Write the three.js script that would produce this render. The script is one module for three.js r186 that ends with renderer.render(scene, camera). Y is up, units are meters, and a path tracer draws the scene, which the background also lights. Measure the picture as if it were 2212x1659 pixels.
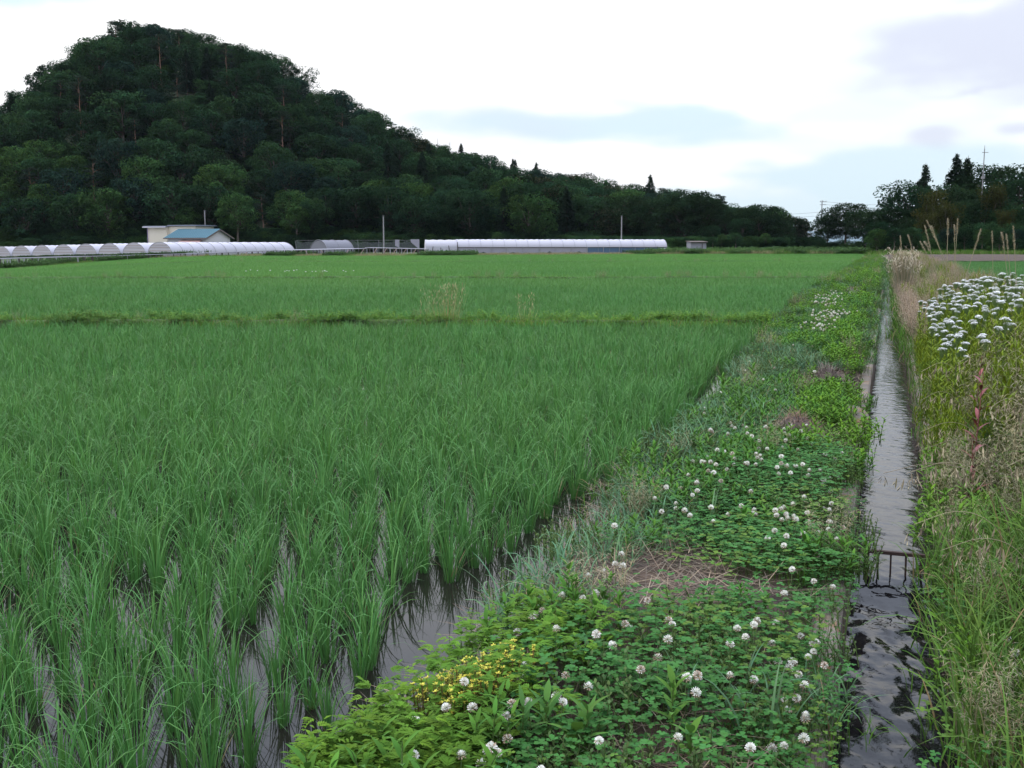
import * as THREE from 'three';
import { mergeGeometries } from 'three/addons/utils/BufferGeometryUtils.js';

// ---------------------------------------------------------------- camera, sky, sun, exposure
const EYE = 1.6, FOV = 40.5, PITCH = THREE.MathUtils.degToRad(7.712);
const scene = new THREE.Scene();
const camera = new THREE.PerspectiveCamera(FOV, 4 / 3, 0.05, 9000);
camera.position.set(0, EYE, 0);
camera.rotation.set(-PITCH, 0, 0);
const renderer = new THREE.WebGLRenderer({ antialias: true });
renderer.setSize(1024, 768);
renderer.toneMapping = THREE.LinearToneMapping;
renderer.toneMappingExposure = 1.5;
renderer.shadowMap.enabled = true;

const sun = new THREE.DirectionalLight(0xfff4e6, 0.9);
sun.position.set(-70, 105, -60);
sun.target.position.set(0, 0, -60);
sun.castShadow = true;
sun.shadow.radius = 60;
sun.shadow.mapSize.set(4096, 4096);
Object.assign(sun.shadow.camera, { left: -260, right: 260, top: 260, bottom: -260, near: 1, far: 900 });
scene.add(sun, sun.target);

// ---------------------------------------------------------------- small maths
function rngOf(seed) { let a = seed >>> 0; return () => { a = (a + 0x6d2b79f5) | 0; let t = Math.imul(a ^ (a >>> 15), 1 | a); t = (t + Math.imul(t ^ (t >>> 7), 61 | t)) ^ t; return ((t ^ (t >>> 14)) >>> 0) / 4294967296; }; }
const { sin, cos, PI, abs, min, max, floor, sqrt, pow, hypot, atan2, exp } = Math;
const lerp = (a, b, t) => a + (b - a) * t, clamp = (x, a = 0, b = 1) => min(b, max(a, x));
const smooth = (a, b, x) => { const t = clamp((x - a) / (b - a)); return t * t * (3 - 2 * t); };
function hash2(x, y) { let h = Math.imul(x, 374761393) + Math.imul(y, 668265263); h = Math.imul(h ^ (h >>> 13), 1274126177); return ((h ^ (h >>> 16)) >>> 0) / 4294967296; }
function vnoise(x, y) {
  const ix = floor(x), iy = floor(y), fx = x - ix, fy = y - iy, u = fx * fx * (3 - 2 * fx), v = fy * fy * (3 - 2 * fy);
  return lerp(lerp(hash2(ix, iy), hash2(ix + 1, iy), u), lerp(hash2(ix, iy + 1), hash2(ix + 1, iy + 1), u), v);
}
function fbm(x, y, o = 4) { let s = 0, a = 0.5, n = 0; for (let i = 0; i < o; i++) { s += a * vnoise(x, y); n += a; a *= 0.5; x = x * 2.03 + 17.1; y = y * 2.01 + 5.7; } return s / n; }
function table(rows) { return (x) => { if (x <= rows[0][0]) return rows[0][1]; for (let i = 1; i < rows.length; i++) if (x <= rows[i][0]) return lerp(rows[i - 1][1], rows[i][1], (x - rows[i - 1][0]) / (rows[i][0] - rows[i - 1][0])); return rows[rows.length - 1][1]; }; }

// ---------------------------------------------------------------- the overcast evening sky: bright thin cloud with pale blue gaps
{
  const W = 2048, H = 1024, data = new Float32Array(W * H * 4), D = 180 / PI;
  // streaks of open blue and of lilac grey cloud: azimuth right of the camera heading, elevation, half sizes (degrees), strength, kind
  const streaks = [[6, 6.2, 13, 1.3, 0.95, 0], [17, 6.6, 7, 1.2, 0.5, 0], [22, 3.2, 12, 2.0, 0.9, 0], [12, 1.6, 9, 1.5, 0.8, 0], [-25.5, 11.7, 6, 1.6, 0.95, 0], [-3, 12.2, 3.5, 0.5, 0.3, 0], [25.5, 9.4, 7.5, 3.4, 0.95, 1], [20, 8, 13, 6, 0.42, 0], [26, 11.6, 7, 0.9, 0.7, 1],
    [21.5, 5.2, 1.6, 0.6, 0.8, 1], [25.5, 5.6, 1.5, 0.5, 0.8, 1], [24, 7.1, 4, 0.22, 0.9, 1], [-60, 14, 20, 2, 0.8, 0], [70, 9, 25, 2.2, 0.8, 0], [120, 16, 30, 3, 0.8, 1], [-130, 12, 30, 2.5, 0.8, 0], [170, 8, 25, 2, 0.7, 1]];
  for (let row = 0; row < H; row++) {
    const el = ((row + 0.5) / H - 0.5) * PI, y = sin(el), e = el * D;
    for (let col = 0; col < W; col++) {
      const a = ((col + 0.5) / W - 0.5) * 2 * PI, x = cos(a) * cos(el), z = sin(a) * cos(el), az = atan2(x, -z) * D;
      const warp = (fbm(az * 0.09 + 40, e * 0.35 + 9, 4) - 0.5), fine = fbm(az * 0.22 + 3, e * 0.9 + 71, 5) - 0.5;
      let blue = smooth(0.62, 0.8, fbm(az * 0.035 + 11, e * 0.16 + 3, 5)) * 0.55, lilac = smooth(0.62, 0.82, fbm(az * 0.03 + 77, e * 0.14 + 31, 5)) * 0.45;
      for (const [sa, se, ra, re, k, kind] of streaks) {
        let da = az - sa; if (da > 180) da -= 360; if (da < -180) da += 360;
        const d = sqrt((da / ra) ** 2 + ((e - se + warp * 2.2) / re) ** 2) + fine * 1.1, m = k * (1 - smooth(0.45, 1.15, d));
        if (kind) lilac = max(lilac, m); else blue = max(blue, m);
      }
      const up = max(0, y), L = 0.72 + 0.5 * up + 1.15 * up * up + fine * 0.08;      // an overcast sky grows brighter towards the zenith
      const low = exp(-max(0, e) / 2.2);
      const cool = smooth(12, 30, e); let r = L * (1.0 - 0.24 * cool), g = L * (1.005 - 0.16 * cool), b = L * (1.02 + 0.02 * cool);
      r = lerp(r, 0.57, low * 0.7); g = lerp(g, 0.605, low * 0.7); b = lerp(b, 0.655, low * 0.7);
      const f = 1 + up * 0.6;
      r = lerp(r, 0.465 * f, blue); g = lerp(g, 0.575 * f, blue); b = lerp(b, 0.635 * f, blue);
      r = lerp(r, 0.47 * f, lilac); g = lerp(g, 0.50 * f, lilac); b = lerp(b, 0.595 * f, lilac);
      if (e < 0) { const k = smooth(0, -3, e); r = lerp(r, 0.12, k); g = lerp(g, 0.15, k); b = lerp(b, 0.1, k); }
      data.set([r, g, b, 1], (row * W + col) * 4);
    }
  }
  const sky = new THREE.DataTexture(data, W, H, THREE.RGBAFormat, THREE.FloatType);
  sky.mapping = THREE.EquirectangularReflectionMapping;
  sky.magFilter = sky.minFilter = THREE.LinearFilter;
  sky.needsUpdate = true;
  scene.background = sky;
  scene.environment = sky;
  scene.fog = new THREE.FogExp2(0xcfe0ee, 0.000035);                     // thin evening haze
}

// ---------------------------------------------------------------- surveying: a place on a 2212 x 1659 copy of the photograph at a known depth or height
const F = 829.5 / Math.tan(THREE.MathUtils.degToRad(FOV / 2)), HX = 1106, HY = 829.5;
const ray = (X, Y) => { const x = (X - HX) / F, y = -(Y - HY) / F; return [x, y * cos(PITCH) - sin(PITCH), -y * sin(PITCH) - cos(PITCH)]; };
const at = (X, Y, depth) => { const d = ray(X, Y), t = depth / -d[2]; return new THREE.Vector3(d[0] * t, EYE + d[1] * t, -depth); };
function inView(x, y, z, m = 0.12, slack = 1.3) {                                     // within the picture and a margin round it
  const dy = y - EYE, f = -z * cos(PITCH) - dy * sin(PITCH), upc = dy * cos(PITCH) - z * sin(PITCH);
  if (f < 0.2) return false;
  return abs(x / f) < (HX / F) * (1 + m) + slack / f && upc / f > -(HY / F) * (1 + m) - slack / f;
}
// the ditch runs straight away from below the camera; s metres along it, t metres to its right
const DA = THREE.MathUtils.degToRad(19.7355), DS = [sin(DA), -cos(DA)], DT = [cos(DA), sin(DA)];
const st = (s, t) => [s * DS[0] + t * DT[0], s * DS[1] + t * DT[1]];
const toST = (x, z) => [x * DS[0] + z * DS[1], x * DT[0] + z * DT[1]];
const paddyEdge = (s) => -1.46 - 0.45 * smooth(5, 24, s) + 0.13 * smooth(4, 2.2, s) + (vnoise(s * 1.7, 3.3) - 0.5) * 0.22;
// farm land: flat, a little lower to the far left
const land = (x, z) => -0.9 * smooth(0.27, 0.52, -x / max(1, -z)) * smooth(40, 95, -z);
const farEdge = table([[-0.6, 92], [-0.49, 94], [-0.34, 113], [-0.08, 119], [0.14, 135], [0.5, 137]]);   // where the paddies end, by x / depth

// ---------------------------------------------------------------- building blocks
class GB {
  constructor() { this.p = []; this.n = []; this.c = []; this.i = []; this.t = []; }
  get count() { return this.p.length / 3; }
  v(x, y, z, nx, ny, nz, c, u = 0, w = 0) { this.p.push(x, y, z); this.n.push(nx, ny, nz); this.c.push(c[0], c[1], c[2]); this.t.push(u, w); return this.p.length / 3 - 1; }
  tri(a, b, c) { this.i.push(a, b, c); }
  quad(a, b, c, d) { this.i.push(a, b, c, a, c, d); }
  build(uv = false) {
    const g = new THREE.BufferGeometry();
    g.setAttribute('position', new THREE.Float32BufferAttribute(this.p, 3));
    g.setAttribute('normal', new THREE.Float32BufferAttribute(this.n, 3));
    g.setAttribute('color', new THREE.Float32BufferAttribute(this.c, 3));
    if (uv) g.setAttribute('uv', new THREE.Float32BufferAttribute(this.t, 2));
    g.setIndex(this.i);
    return g;
  }
}
const vary = (c, r, k = 0.15, hue = 0.08) => { const a = 1 + (r() - 0.5) * 2 * k, h = (r() - 0.5) * 2 * hue; return [c[0] * a * (1 + h), c[1] * a, c[2] * a * (1 - h)]; };
const BLADE = (u) => min(1, 0.55 + u * 4) * pow(1 - u, 0.6);
function blade(B, x, y, z, az, tilt, bend, len, w, segs, col, pw = 1.6, twist = 0, prof = BLADE) {
  const ca = cos(az), sa = sin(az); let px = x, py = y, pz = z, l = -1, r = -1; const step = len / segs;
  for (let k = 0; k <= segs; k++) {
    const u = k / segs, th = tilt + bend * pow(u, pw), st_ = sin(th), ct = cos(th), tw = twist * u, c = cos(tw), s = sin(tw);
    const nx = -ct * ca, ny = st_, nz = -ct * sa, sx = -sa * c + nx * s, sy = ny * s, sz = ca * c + nz * s;
    const mx = nx * c + sa * s, my = ny * c, mz = nz * c - ca * s;
    if (k === segs) { const t = B.v(px, py, pz, mx, my, mz, col); B.tri(l, r, t); break; }
    const h = w * prof(u) * 0.5, a = B.v(px - sx * h, py - sy * h, pz - sz * h, mx, my, mz, col), b = B.v(px + sx * h, py + sy * h, pz + sz * h, mx, my, mz, col);
    if (l >= 0) B.quad(l, r, b, a);
    l = a; r = b;
    const th2 = tilt + bend * pow((k + 0.5) / segs, pw);
    px += sin(th2) * ca * step; py += cos(th2) * step; pz += sin(th2) * sa * step;
  }
}
const LANCE = (u) => sin(PI * pow(clamp(u * 0.96 + 0.03), 0.75)), OVATE = (u) => sin(PI * pow(clamp(u * 0.93 + 0.05), 1.35));
// a flat leaf folded along its midrib: el is how far it points up, droop how much it bends down towards its tip
function leaf(B, x, y, z, az, el, len, w, droop, fold, segs, col, prof = LANCE) {
  const ca = cos(az), sa = sin(az), step = len / segs; let px = x, py = y, pz = z, L = -1, M = -1, R = -1;
  for (let k = 0; k <= segs; k++) {
    const u = k / segs, e = el - droop * u, nx = -sin(e) * ca, ny = cos(e), nz = -sin(e) * sa, h = w * prof(u) * 0.5, f = h * fold;
    if (k === segs && prof(1) < 0.2) { const t = B.v(px, py, pz, nx, ny, nz, col); B.tri(L, M, t); B.tri(M, R, t); break; }
    const a = B.v(px + sa * h + nx * f, py + ny * f, pz - ca * h + nz * f, nx + sa * -fold, ny, nz + ca * fold, col), m = B.v(px, py, pz, nx, ny, nz, col), b = B.v(px - sa * h + nx * f, py + ny * f, pz + ca * h + nz * f, nx + sa * fold, ny, nz - ca * fold, col);
    if (L >= 0) { B.quad(L, M, m, a); B.quad(M, R, b, m); }
    L = a; M = m; R = b;
    px += cos(e) * ca * step; py += sin(e) * step; pz += cos(e) * sa * step;
  }
}
// a round limb through points [x, y, z, radius]
function limb(B, pts, sides, col) {
  let prev = null; const up = new THREE.Vector3(), a = new THREE.Vector3(), b = new THREE.Vector3(), d = new THREE.Vector3();
  for (let k = 0; k < pts.length; k++) {
    const q = pts[min(k + 1, pts.length - 1)], o = pts[max(k - 1, 0)];
    d.set(q[0] - o[0], q[1] - o[1], q[2] - o[2]).normalize(); up.set(abs(d.y) > 0.9 ? 1 : 0, abs(d.y) > 0.9 ? 0 : 1, 0); a.crossVectors(up, d).normalize(); b.crossVectors(d, a);
    const ring = [];
    for (let i = 0; i < sides; i++) { const t = (i / sides) * 2 * PI, nx = a.x * cos(t) + b.x * sin(t), ny = a.y * cos(t) + b.y * sin(t), nz = a.z * cos(t) + b.z * sin(t), r = pts[k][3]; ring.push(B.v(pts[k][0] + nx * r, pts[k][1] + ny * r, pts[k][2] + nz * r, nx, ny, nz, col)); }
    if (prev) for (let i = 0; i < sides; i++) { const j = (i + 1) % sides; B.quad(prev[i], prev[j], ring[j], ring[i]); }
    prev = ring;
  }
}
const taken = new Map();
function numbered(name) { const n = taken.get(name) ?? 0; taken.set(name, n + 1); return n ? name + '_' + String(n).padStart(3, '0') : name; }
function thing(name, label, category, pos = [0, 0, 0], turn = 0, group, size = 1) {
  const o = new THREE.Group(); o.name = numbered(name); o.position.set(...pos); o.rotation.y = turn; o.scale.setScalar(size);
  o.userData = { label, category }; if (group) o.userData.group = group; scene.add(o); return o;
}
function part(parent, name, geometry, material, pos, kind) { const m = new THREE.Mesh(geometry, material); m.name = name; m.castShadow = m.receiveShadow = true; if (pos) m.position.set(...pos); if (kind) m.userData.kind = kind; parent.add(m); return m; }
function struct(name, geometry, material, label, category, kind = 'structure') { const m = new THREE.Mesh(geometry, material); m.name = numbered(name); m.castShadow = m.receiveShadow = true; m.userData = { label, category, kind }; scene.add(m); return m; }
const M4 = new THREE.Matrix4(), Q = new THREE.Quaternion(), E3 = new THREE.Euler(), V3 = new THREE.Vector3(), S3 = new THREE.Vector3();
// many copies of a few plants that nobody would count; places are [x, y, z, turn, size, tint, height]
function cover(name, label, category, geometries, material, places) {
  const g = new THREE.Group(); g.name = numbered(name); g.userData = { label, category, kind: 'stuff' }; scene.add(g);
  const lists = geometries.map(() => []);
  places.forEach((p, k) => lists[floor(hash2(k, 77) * geometries.length) % geometries.length].push(p));
  lists.forEach((list, k) => {
    if (!list.length) return;
    const m = new THREE.InstancedMesh(geometries[k], material, list.length), c = new THREE.Color(); m.name = name + '_patch'; m.castShadow = m.receiveShadow = true; m.userData.kind = 'stuff';
    list.forEach(([x, y, z, a, s, tint, hy = 1, tiltX = 0, tiltZ = 0], i) => {
      M4.compose(V3.set(x, y, z), Q.setFromEuler(E3.set(tiltX, a, tiltZ, 'XYZ')), S3.set(s, s * hy, s)); m.setMatrixAt(i, M4);
      const q = tint ?? 1; if (Array.isArray(q)) c.setRGB(...q); else c.setRGB(q, q, q); m.setColorAt(i, c);
    });
    g.add(m);
  });
  return g;
}
const foliage = (o = {}) => new THREE.MeshPhysicalMaterial({ color: 0xffffff, vertexColors: true, roughness: 0.9, side: THREE.DoubleSide, transmission: 0.25, thickness: 0, specularIntensity: 0.2, clearcoat: 0, clearcoatRoughness: 0.4, ...o });
const plain = (r, g, b, o = {}) => { const m = new THREE.MeshStandardMaterial({ roughness: 0.85, side: THREE.DoubleSide, ...o }); m.color.setRGB(r, g, b); return m; };
const painted = (o = {}) => new THREE.MeshStandardMaterial({ vertexColors: true, roughness: 0.85, side: THREE.DoubleSide, ...o });
function noiseTexture(size, f) {
  const d = new Uint8Array(size * size * 4);
  for (let y = 0; y < size; y++) for (let x = 0; x < size; x++) { const c = f(x / size, y / size, x, y); for (let k = 0; k < 3; k++) d[(y * size + x) * 4 + k] = clamp(c[k]) * 255; d[(y * size + x) * 4 + 3] = 255; }
  const t = new THREE.DataTexture(d, size, size); t.wrapS = t.wrapT = THREE.RepeatWrapping; t.magFilter = THREE.LinearFilter; t.minFilter = THREE.LinearMipmapLinearFilter; t.generateMipmaps = true; t.needsUpdate = true; return t;
}
const tileNoise = (u, v, f, o = 4) => { let s = 0, a = 0.5, n = 0; for (let k = 0; k < o; k++) { const q = f * 2 ** k, X = u * q, Y = v * q, ix = floor(X), iy = floor(Y), fx = X - ix, fy = Y - iy, a1 = fx * fx * (3 - 2 * fx), b1 = fy * fy * (3 - 2 * fy), h = (i, j) => hash2(((i % q) + q) % q + k * 131, ((j % q) + q) % q + k * 57); s += a * lerp(lerp(h(ix, iy), h(ix + 1, iy), a1), lerp(h(ix, iy + 1), h(ix + 1, iy + 1), a1), b1); n += a; a *= 0.5; } return s / n; };
// a sheet with heights over a grid in any two coordinates
function sheet(nu, nv, f, uvScale = 1) {
  const p = [], t = [], idx = [];
  for (let j = 0; j <= nv; j++) for (let i = 0; i <= nu; i++) { const [x, y, z] = f(i / nu, j / nv); p.push(x, y, z); t.push(x * uvScale, z * uvScale); }
  for (let j = 0; j < nv; j++) for (let i = 0; i < nu; i++) { const a = j * (nu + 1) + i, b = a + 1, c = a + nu + 1, d = c + 1; idx.push(a, c, b, b, c, d); }
  const g = new THREE.BufferGeometry(); g.setAttribute('position', new THREE.Float32BufferAttribute(p, 3)); g.setAttribute('uv', new THREE.Float32BufferAttribute(t, 2)); g.setIndex(idx); g.computeVertexNormals();
  const nn = g.attributes.normal; let up = 0; for (let i = 0; i < nn.count; i++) up += nn.getY(i);
  if (up < 0) { for (let i = 0; i < idx.length; i += 3) { const q = idx[i + 1]; idx[i + 1] = idx[i + 2]; idx[i + 2] = q; } g.setIndex(idx); g.computeVertexNormals(); }
  return g;
}
const box = (w, h, d, x = 0, y = 0, z = 0) => new THREE.BoxGeometry(w, h, d).translate(x, y, z);
const rod = (a, b, r, sides = 6) => { const A = new THREE.Vector3(...a), Bv = new THREE.Vector3(...b), d = Bv.clone().sub(A), g = new THREE.CylinderGeometry(r, r, d.length(), sides); g.applyQuaternion(new THREE.Quaternion().setFromUnitVectors(new THREE.Vector3(0, 1, 0), d.normalize())); return g.translate((A.x + Bv.x) / 2, (A.y + Bv.y) / 2, (A.z + Bv.z) / 2); };

// ================================================================ THE SETTING
const soilMap = noiseTexture(512, (u, v) => { const n = tileNoise(u, v, 8, 5), m = tileNoise(u + 0.3, v + 0.1, 32, 3), k = 0.55 + 0.75 * n; return [0.25 * k + 0.05 * m, 0.195 * k + 0.04 * m, 0.15 * k + 0.03 * m]; });
soilMap.colorSpace = THREE.SRGBColorSpace;
const soilBump = noiseTexture(512, (u, v) => { const n = tileNoise(u, v, 16, 5); return [n, n, n]; });
const grassMap = noiseTexture(512, (u, v) => { const n = tileNoise(u, v, 8, 6), m = tileNoise(u + 0.5, v, 4, 3), k = 0.55 + 0.8 * n; return [(0.19 + 0.08 * m) * k, (0.30 + 0.02 * m) * k, 0.12 * k]; });
grassMap.colorSpace = THREE.SRGBColorSpace;
const SOIL = new THREE.MeshStandardMaterial({ map: soilMap, bumpMap: soilBump, bumpScale: 0.02, roughness: 0.95 });
const TURF = new THREE.MeshStandardMaterial({ map: grassMap, roughness: 0.95 });
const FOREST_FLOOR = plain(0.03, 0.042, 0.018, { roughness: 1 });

struct('ground', sheet(8, 8, (u, v) => [lerp(-3500, 3500, u), -1.5, lerp(400, -6500, v)], 0.2), TURF, 'flat green farm land reaching to the horizon', 'ground');
struct('farm_ground', sheet(90, 90, (u, v) => { const d = lerp(44, 330, v * v * 0.4 + v * 0.6), x = lerp(-0.95, 0.95, u) * (d + 30); return [x, land(x, -d) - 0.1 + 0.1 * smooth(90, 125, d) + 0.08 * (fbm(x * 0.15, d * 0.15) - 0.5), -d]; }, 0.25), TURF, 'green soil under the far paddies, greenhouses and yards', 'ground');

// the wooded hill: height of its ground by x and by depth
const FOOT = table([[-150, 172], [-60, 182], [0, 188], [40, 196], [70, 205], [120, 215]]), RIDGE = 262;
const ridgeTop = table([[-190, 4], [-160, 12], [-129, 22.5], [-117, 29], [-108, 36.5], [-97, 44.5], [-88.7, 47.3], [-74, 44], [-68, 41], [-61, 39.5], [-54, 37.5], [-48, 31], [-38, 28.5], [-28, 21.5], [-20, 19], [-12, 16.5], [-5, 13.5], [1, 12], [11, 10], [23, 8.2], [35, 7], [46, 5.5], [54, 2], [70, 0], [200, 0]]);
function hillY(x, z) {
  const d = -z, f = FOOT(x), top = ridgeTop(x * RIDGE / max(d, 150) * 0.55 + x * 0.45);
  const up = clamp((d - f) / (RIDGE - f)), shape = d < RIDGE ? pow(sin(up * PI / 2), 1.15) : cos(clamp((d - RIDGE) / 130) * PI / 2);
  return land(x, z) + top * shape + (fbm(x * 0.07, d * 0.07) - 0.5) * 3 * smooth(0, 0.2, up);
}
{
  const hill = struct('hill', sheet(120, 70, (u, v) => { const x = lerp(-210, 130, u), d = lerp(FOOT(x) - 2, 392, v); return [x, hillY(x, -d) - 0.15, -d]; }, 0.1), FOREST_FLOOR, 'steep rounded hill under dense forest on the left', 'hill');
}
// faint hill land far beyond the gap in the trees
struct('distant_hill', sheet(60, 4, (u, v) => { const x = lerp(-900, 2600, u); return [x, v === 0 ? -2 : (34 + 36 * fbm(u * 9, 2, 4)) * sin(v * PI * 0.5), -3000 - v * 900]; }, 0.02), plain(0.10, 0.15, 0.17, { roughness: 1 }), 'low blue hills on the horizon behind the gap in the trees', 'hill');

// water of the paddies
const rippleBump = noiseTexture(512, (u, v) => { const n = tileNoise(u, v, 8, 4); return [n, n, n]; });
const PADDY_WATER = new THREE.MeshPhysicalMaterial({ color: new THREE.Color().setRGB(0.012, 0.011, 0.009), roughness: 0.04, ior: 1.33, bumpMap: rippleBump, bumpScale: 0.0012 });
struct('paddy_water', sheet(60, 40, (u, v) => { const d = lerp(-1.2, 46, v), edge = (d - 1.32 * sin(DA)) * Math.tan(DA) - 1.32 * cos(DA); return [lerp(-0.72 * (d + 6), edge, u), 0, -d]; }, 0.5), PADDY_WATER, 'dark still water standing between the rice plants', 'water');
struct('paddy_water', sheet(30, 30, (u, v) => { const s = lerp(3, 75, v), t = lerp(3.0, 40, u), [x, z] = st(s, t); return [x, 0.02, z]; }, 0.5), PADDY_WATER, 'still water of the rice paddy right of the verge', 'water');

// the bank between paddy and ditch, and the verge right of the ditch
const bump = (s, t) => (fbm(s * 1.3 + 5, t * 1.9 + 8, 4) - 0.5) * 0.16;
function bankY(s, t) {
  const e = paddyEdge(s), side = smooth(e - 0.1, e + 0.34, t), lip = smooth(-0.36, -0.2, t);
  return lerp(-0.12, 0.33 + bump(s, t) * (1 - lip) + 0.06 * smooth(7, 12, s) * (1 - lip), side) - lip * 0.1;
}
function vergeY(s, t) { return 0.25 + 0.22 * smooth(0.42, 0.95, t) + bump(s + 30, t) * smooth(0.42, 0.7, t) - 0.55 * smooth(2.3, 3.0, t); }
struct('bank', sheet(34, 620, (u, v) => { const s = lerp(-0.6, 150, pow(v, 2.2)), t = lerp(paddyEdge(s) - 0.12, -0.195, u), [x, z] = st(s, t); return [x, bankY(s, t), z]; }, 1.2), SOIL, 'earth bank between the paddy and the ditch', 'bank');
struct('verge', sheet(40, 420, (u, v) => { const s = lerp(-0.6, 150, pow(v, 2)), t = lerp(0.395, 3.4, u), [x, z] = st(s, t); return [x, vergeY(s, t), z]; }, 1.2), SOIL, 'earth verge on the right of the ditch', 'verge');

// the ditch: concrete flume of separate wall blocks, with running water
const concreteMap = noiseTexture(512, (u, v) => { const n = tileNoise(u, v, 4, 6), m = tileNoise(u, v + 0.4, 16, 4), k = 0.62 + 0.5 * n, rust = smooth(0.52, 0.75, m); return [(0.50 + 0.05 * rust) * k, (0.455 - 0.03 * rust) * k, (0.41 - 0.11 * rust) * k]; });
concreteMap.colorSpace = THREE.SRGBColorSpace;
const CONCRETE = new THREE.MeshStandardMaterial({ map: concreteMap, bumpMap: soilBump, bumpScale: 0.008, roughness: 0.9 });
{
  const ditch = new THREE.Group(); ditch.name = 'ditch'; ditch.userData = { label: 'narrow straight irrigation ditch lined with concrete', category: 'ditch', kind: 'structure' }; ditch.rotation.y = -DA; scene.add(ditch);
  const r = rngOf(5), L = 1.2, shape = new THREE.Shape([[-0.05, -0.32], [0.05, -0.32], [0.05, 0.262], [0.036, 0.276], [-0.036, 0.276], [-0.05, 0.262]].map((q) => new THREE.Vector2(...q)));
  const geos = [0, 1, 2].map((k) => { const g = new THREE.ExtrudeGeometry(shape, { depth: L - 0.012, bevelEnabled: false, steps: 1 }); return g; });
  for (let k = 0; k < 62; k++) for (const t of [-0.15, 0.35]) part(ditch, 'channel_wall', geos[k % 3], CONCRETE, [t + (r() - 0.5) * 0.012, (r() - 0.5) * 0.014, 0.8 - (k + 1) * L]);
  part(ditch, 'channel_bed', box(0.44, 0.04, 90, 0.1, -0.34, -44), CONCRETE);
}
const DITCH_WATER = new THREE.MeshPhysicalMaterial({ color: new THREE.Color().setRGB(0.006, 0.006, 0.007), roughness: 0.06, ior: 1.33, bumpMap: rippleBump, bumpScale: 0.004 });
struct('ditch_water', sheet(26, 1500, (u, v) => {
  const s = lerp(0.6, 74, pow(v, 1.75)), t = lerp(-0.099, 0.299, u), [x, z] = st(s, t), rough = 1 - smooth(4.3, 6.5, s) * 0.85, fade = 1 - smooth(14, 30, s) * 0.5;
  const flow = (fbm(s * 9 + 3, t * 13 + 4, 4) - 0.5) * 0.024 * rough + sin(s * 62 + 5 * fbm(t * 6, s * 1.5) + 4 * sin(t * 9)) * 0.0008 * fade * smooth(4, 7, s) + (fbm(s * 16, t * 14 + 30, 3) - 0.5) * 0.007 * fade * (0.45 + 0.55 * rough);
  const fall = 0.05 * smooth(5.35, 4.9, s);
  return [x, -0.035 - fall + flow, z];
}, 1.5), DITCH_WATER, 'dark rippled water running along the ditch', 'water');
const moundY = (x, z) => 3.0 * exp(-(((x - 78) / 22) ** 2) - (((z + 138) / 22) ** 2)) + 0.5 * (fbm(x * 0.2, z * 0.2) - 0.5);
struct('mound', sheet(50, 40, (u, v) => { const x = lerp(40, 130, u), z = lerp(-98, -190, v), e = min(u, 1 - u, v, 1 - v); return [x, moundY(x, z) - 0.7 + 0.45 * smooth(0, 0.1, e), z]; }, 0.1), FOREST_FLOOR, 'low wooded rise on the right', 'hill');

// ================================================================ TREES
const CROWN = foliage({ transmission: 0.4, roughness: 0.97 }), BARK = plain(0.085, 0.07, 0.058, { roughness: 0.95 }), PINE_BARK = plain(0.15, 0.085, 0.06, { roughness: 0.95 }), PALE_BARK = plain(0.24, 0.215, 0.2, { roughness: 0.95 });
function kite(B, x, y, z, nx, ny, nz, len, w, spin, col) {                // one leafy spray, pointed at both ends
  let ax = abs(ny) < 0.9 ? 0 : 1, ay = abs(ny) < 0.9 ? 1 : 0, tx = ay * nz, ty = -ax * nz, tz = ax * ny - ay * nx; const l = hypot(tx, ty, tz) || 1; tx /= l; ty /= l; tz /= l;
  const bx = ny * tz - nz * ty, by = nz * tx - nx * tz, bz = nx * ty - ny * tx, c = cos(spin), s = sin(spin);
  const ux = tx * c + bx * s, uy = ty * c + by * s, uz = tz * c + bz * s, vx = bx * c - tx * s, vy = by * c - ty * s, vz = bz * c - tz * s, h = len / 2, k = w / 2;
  const a = B.v(x - ux * h, y - uy * h, z - uz * h, nx, ny, nz, col), b = B.v(x + vx * k, y + vy * k, z + vz * k, nx, ny, nz, col), d = B.v(x + ux * h, y + uy * h, z + uz * h, nx, ny, nz, col), e = B.v(x - vx * k, y - vy * k, z - vz * k, nx, ny, nz, col);
  B.quad(a, b, d, e);
}
function unit(r) { const y = r() * 2 - 1, a = r() * 2 * PI, k = sqrt(1 - y * y); return [k * cos(a), y, k * sin(a)]; }
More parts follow.
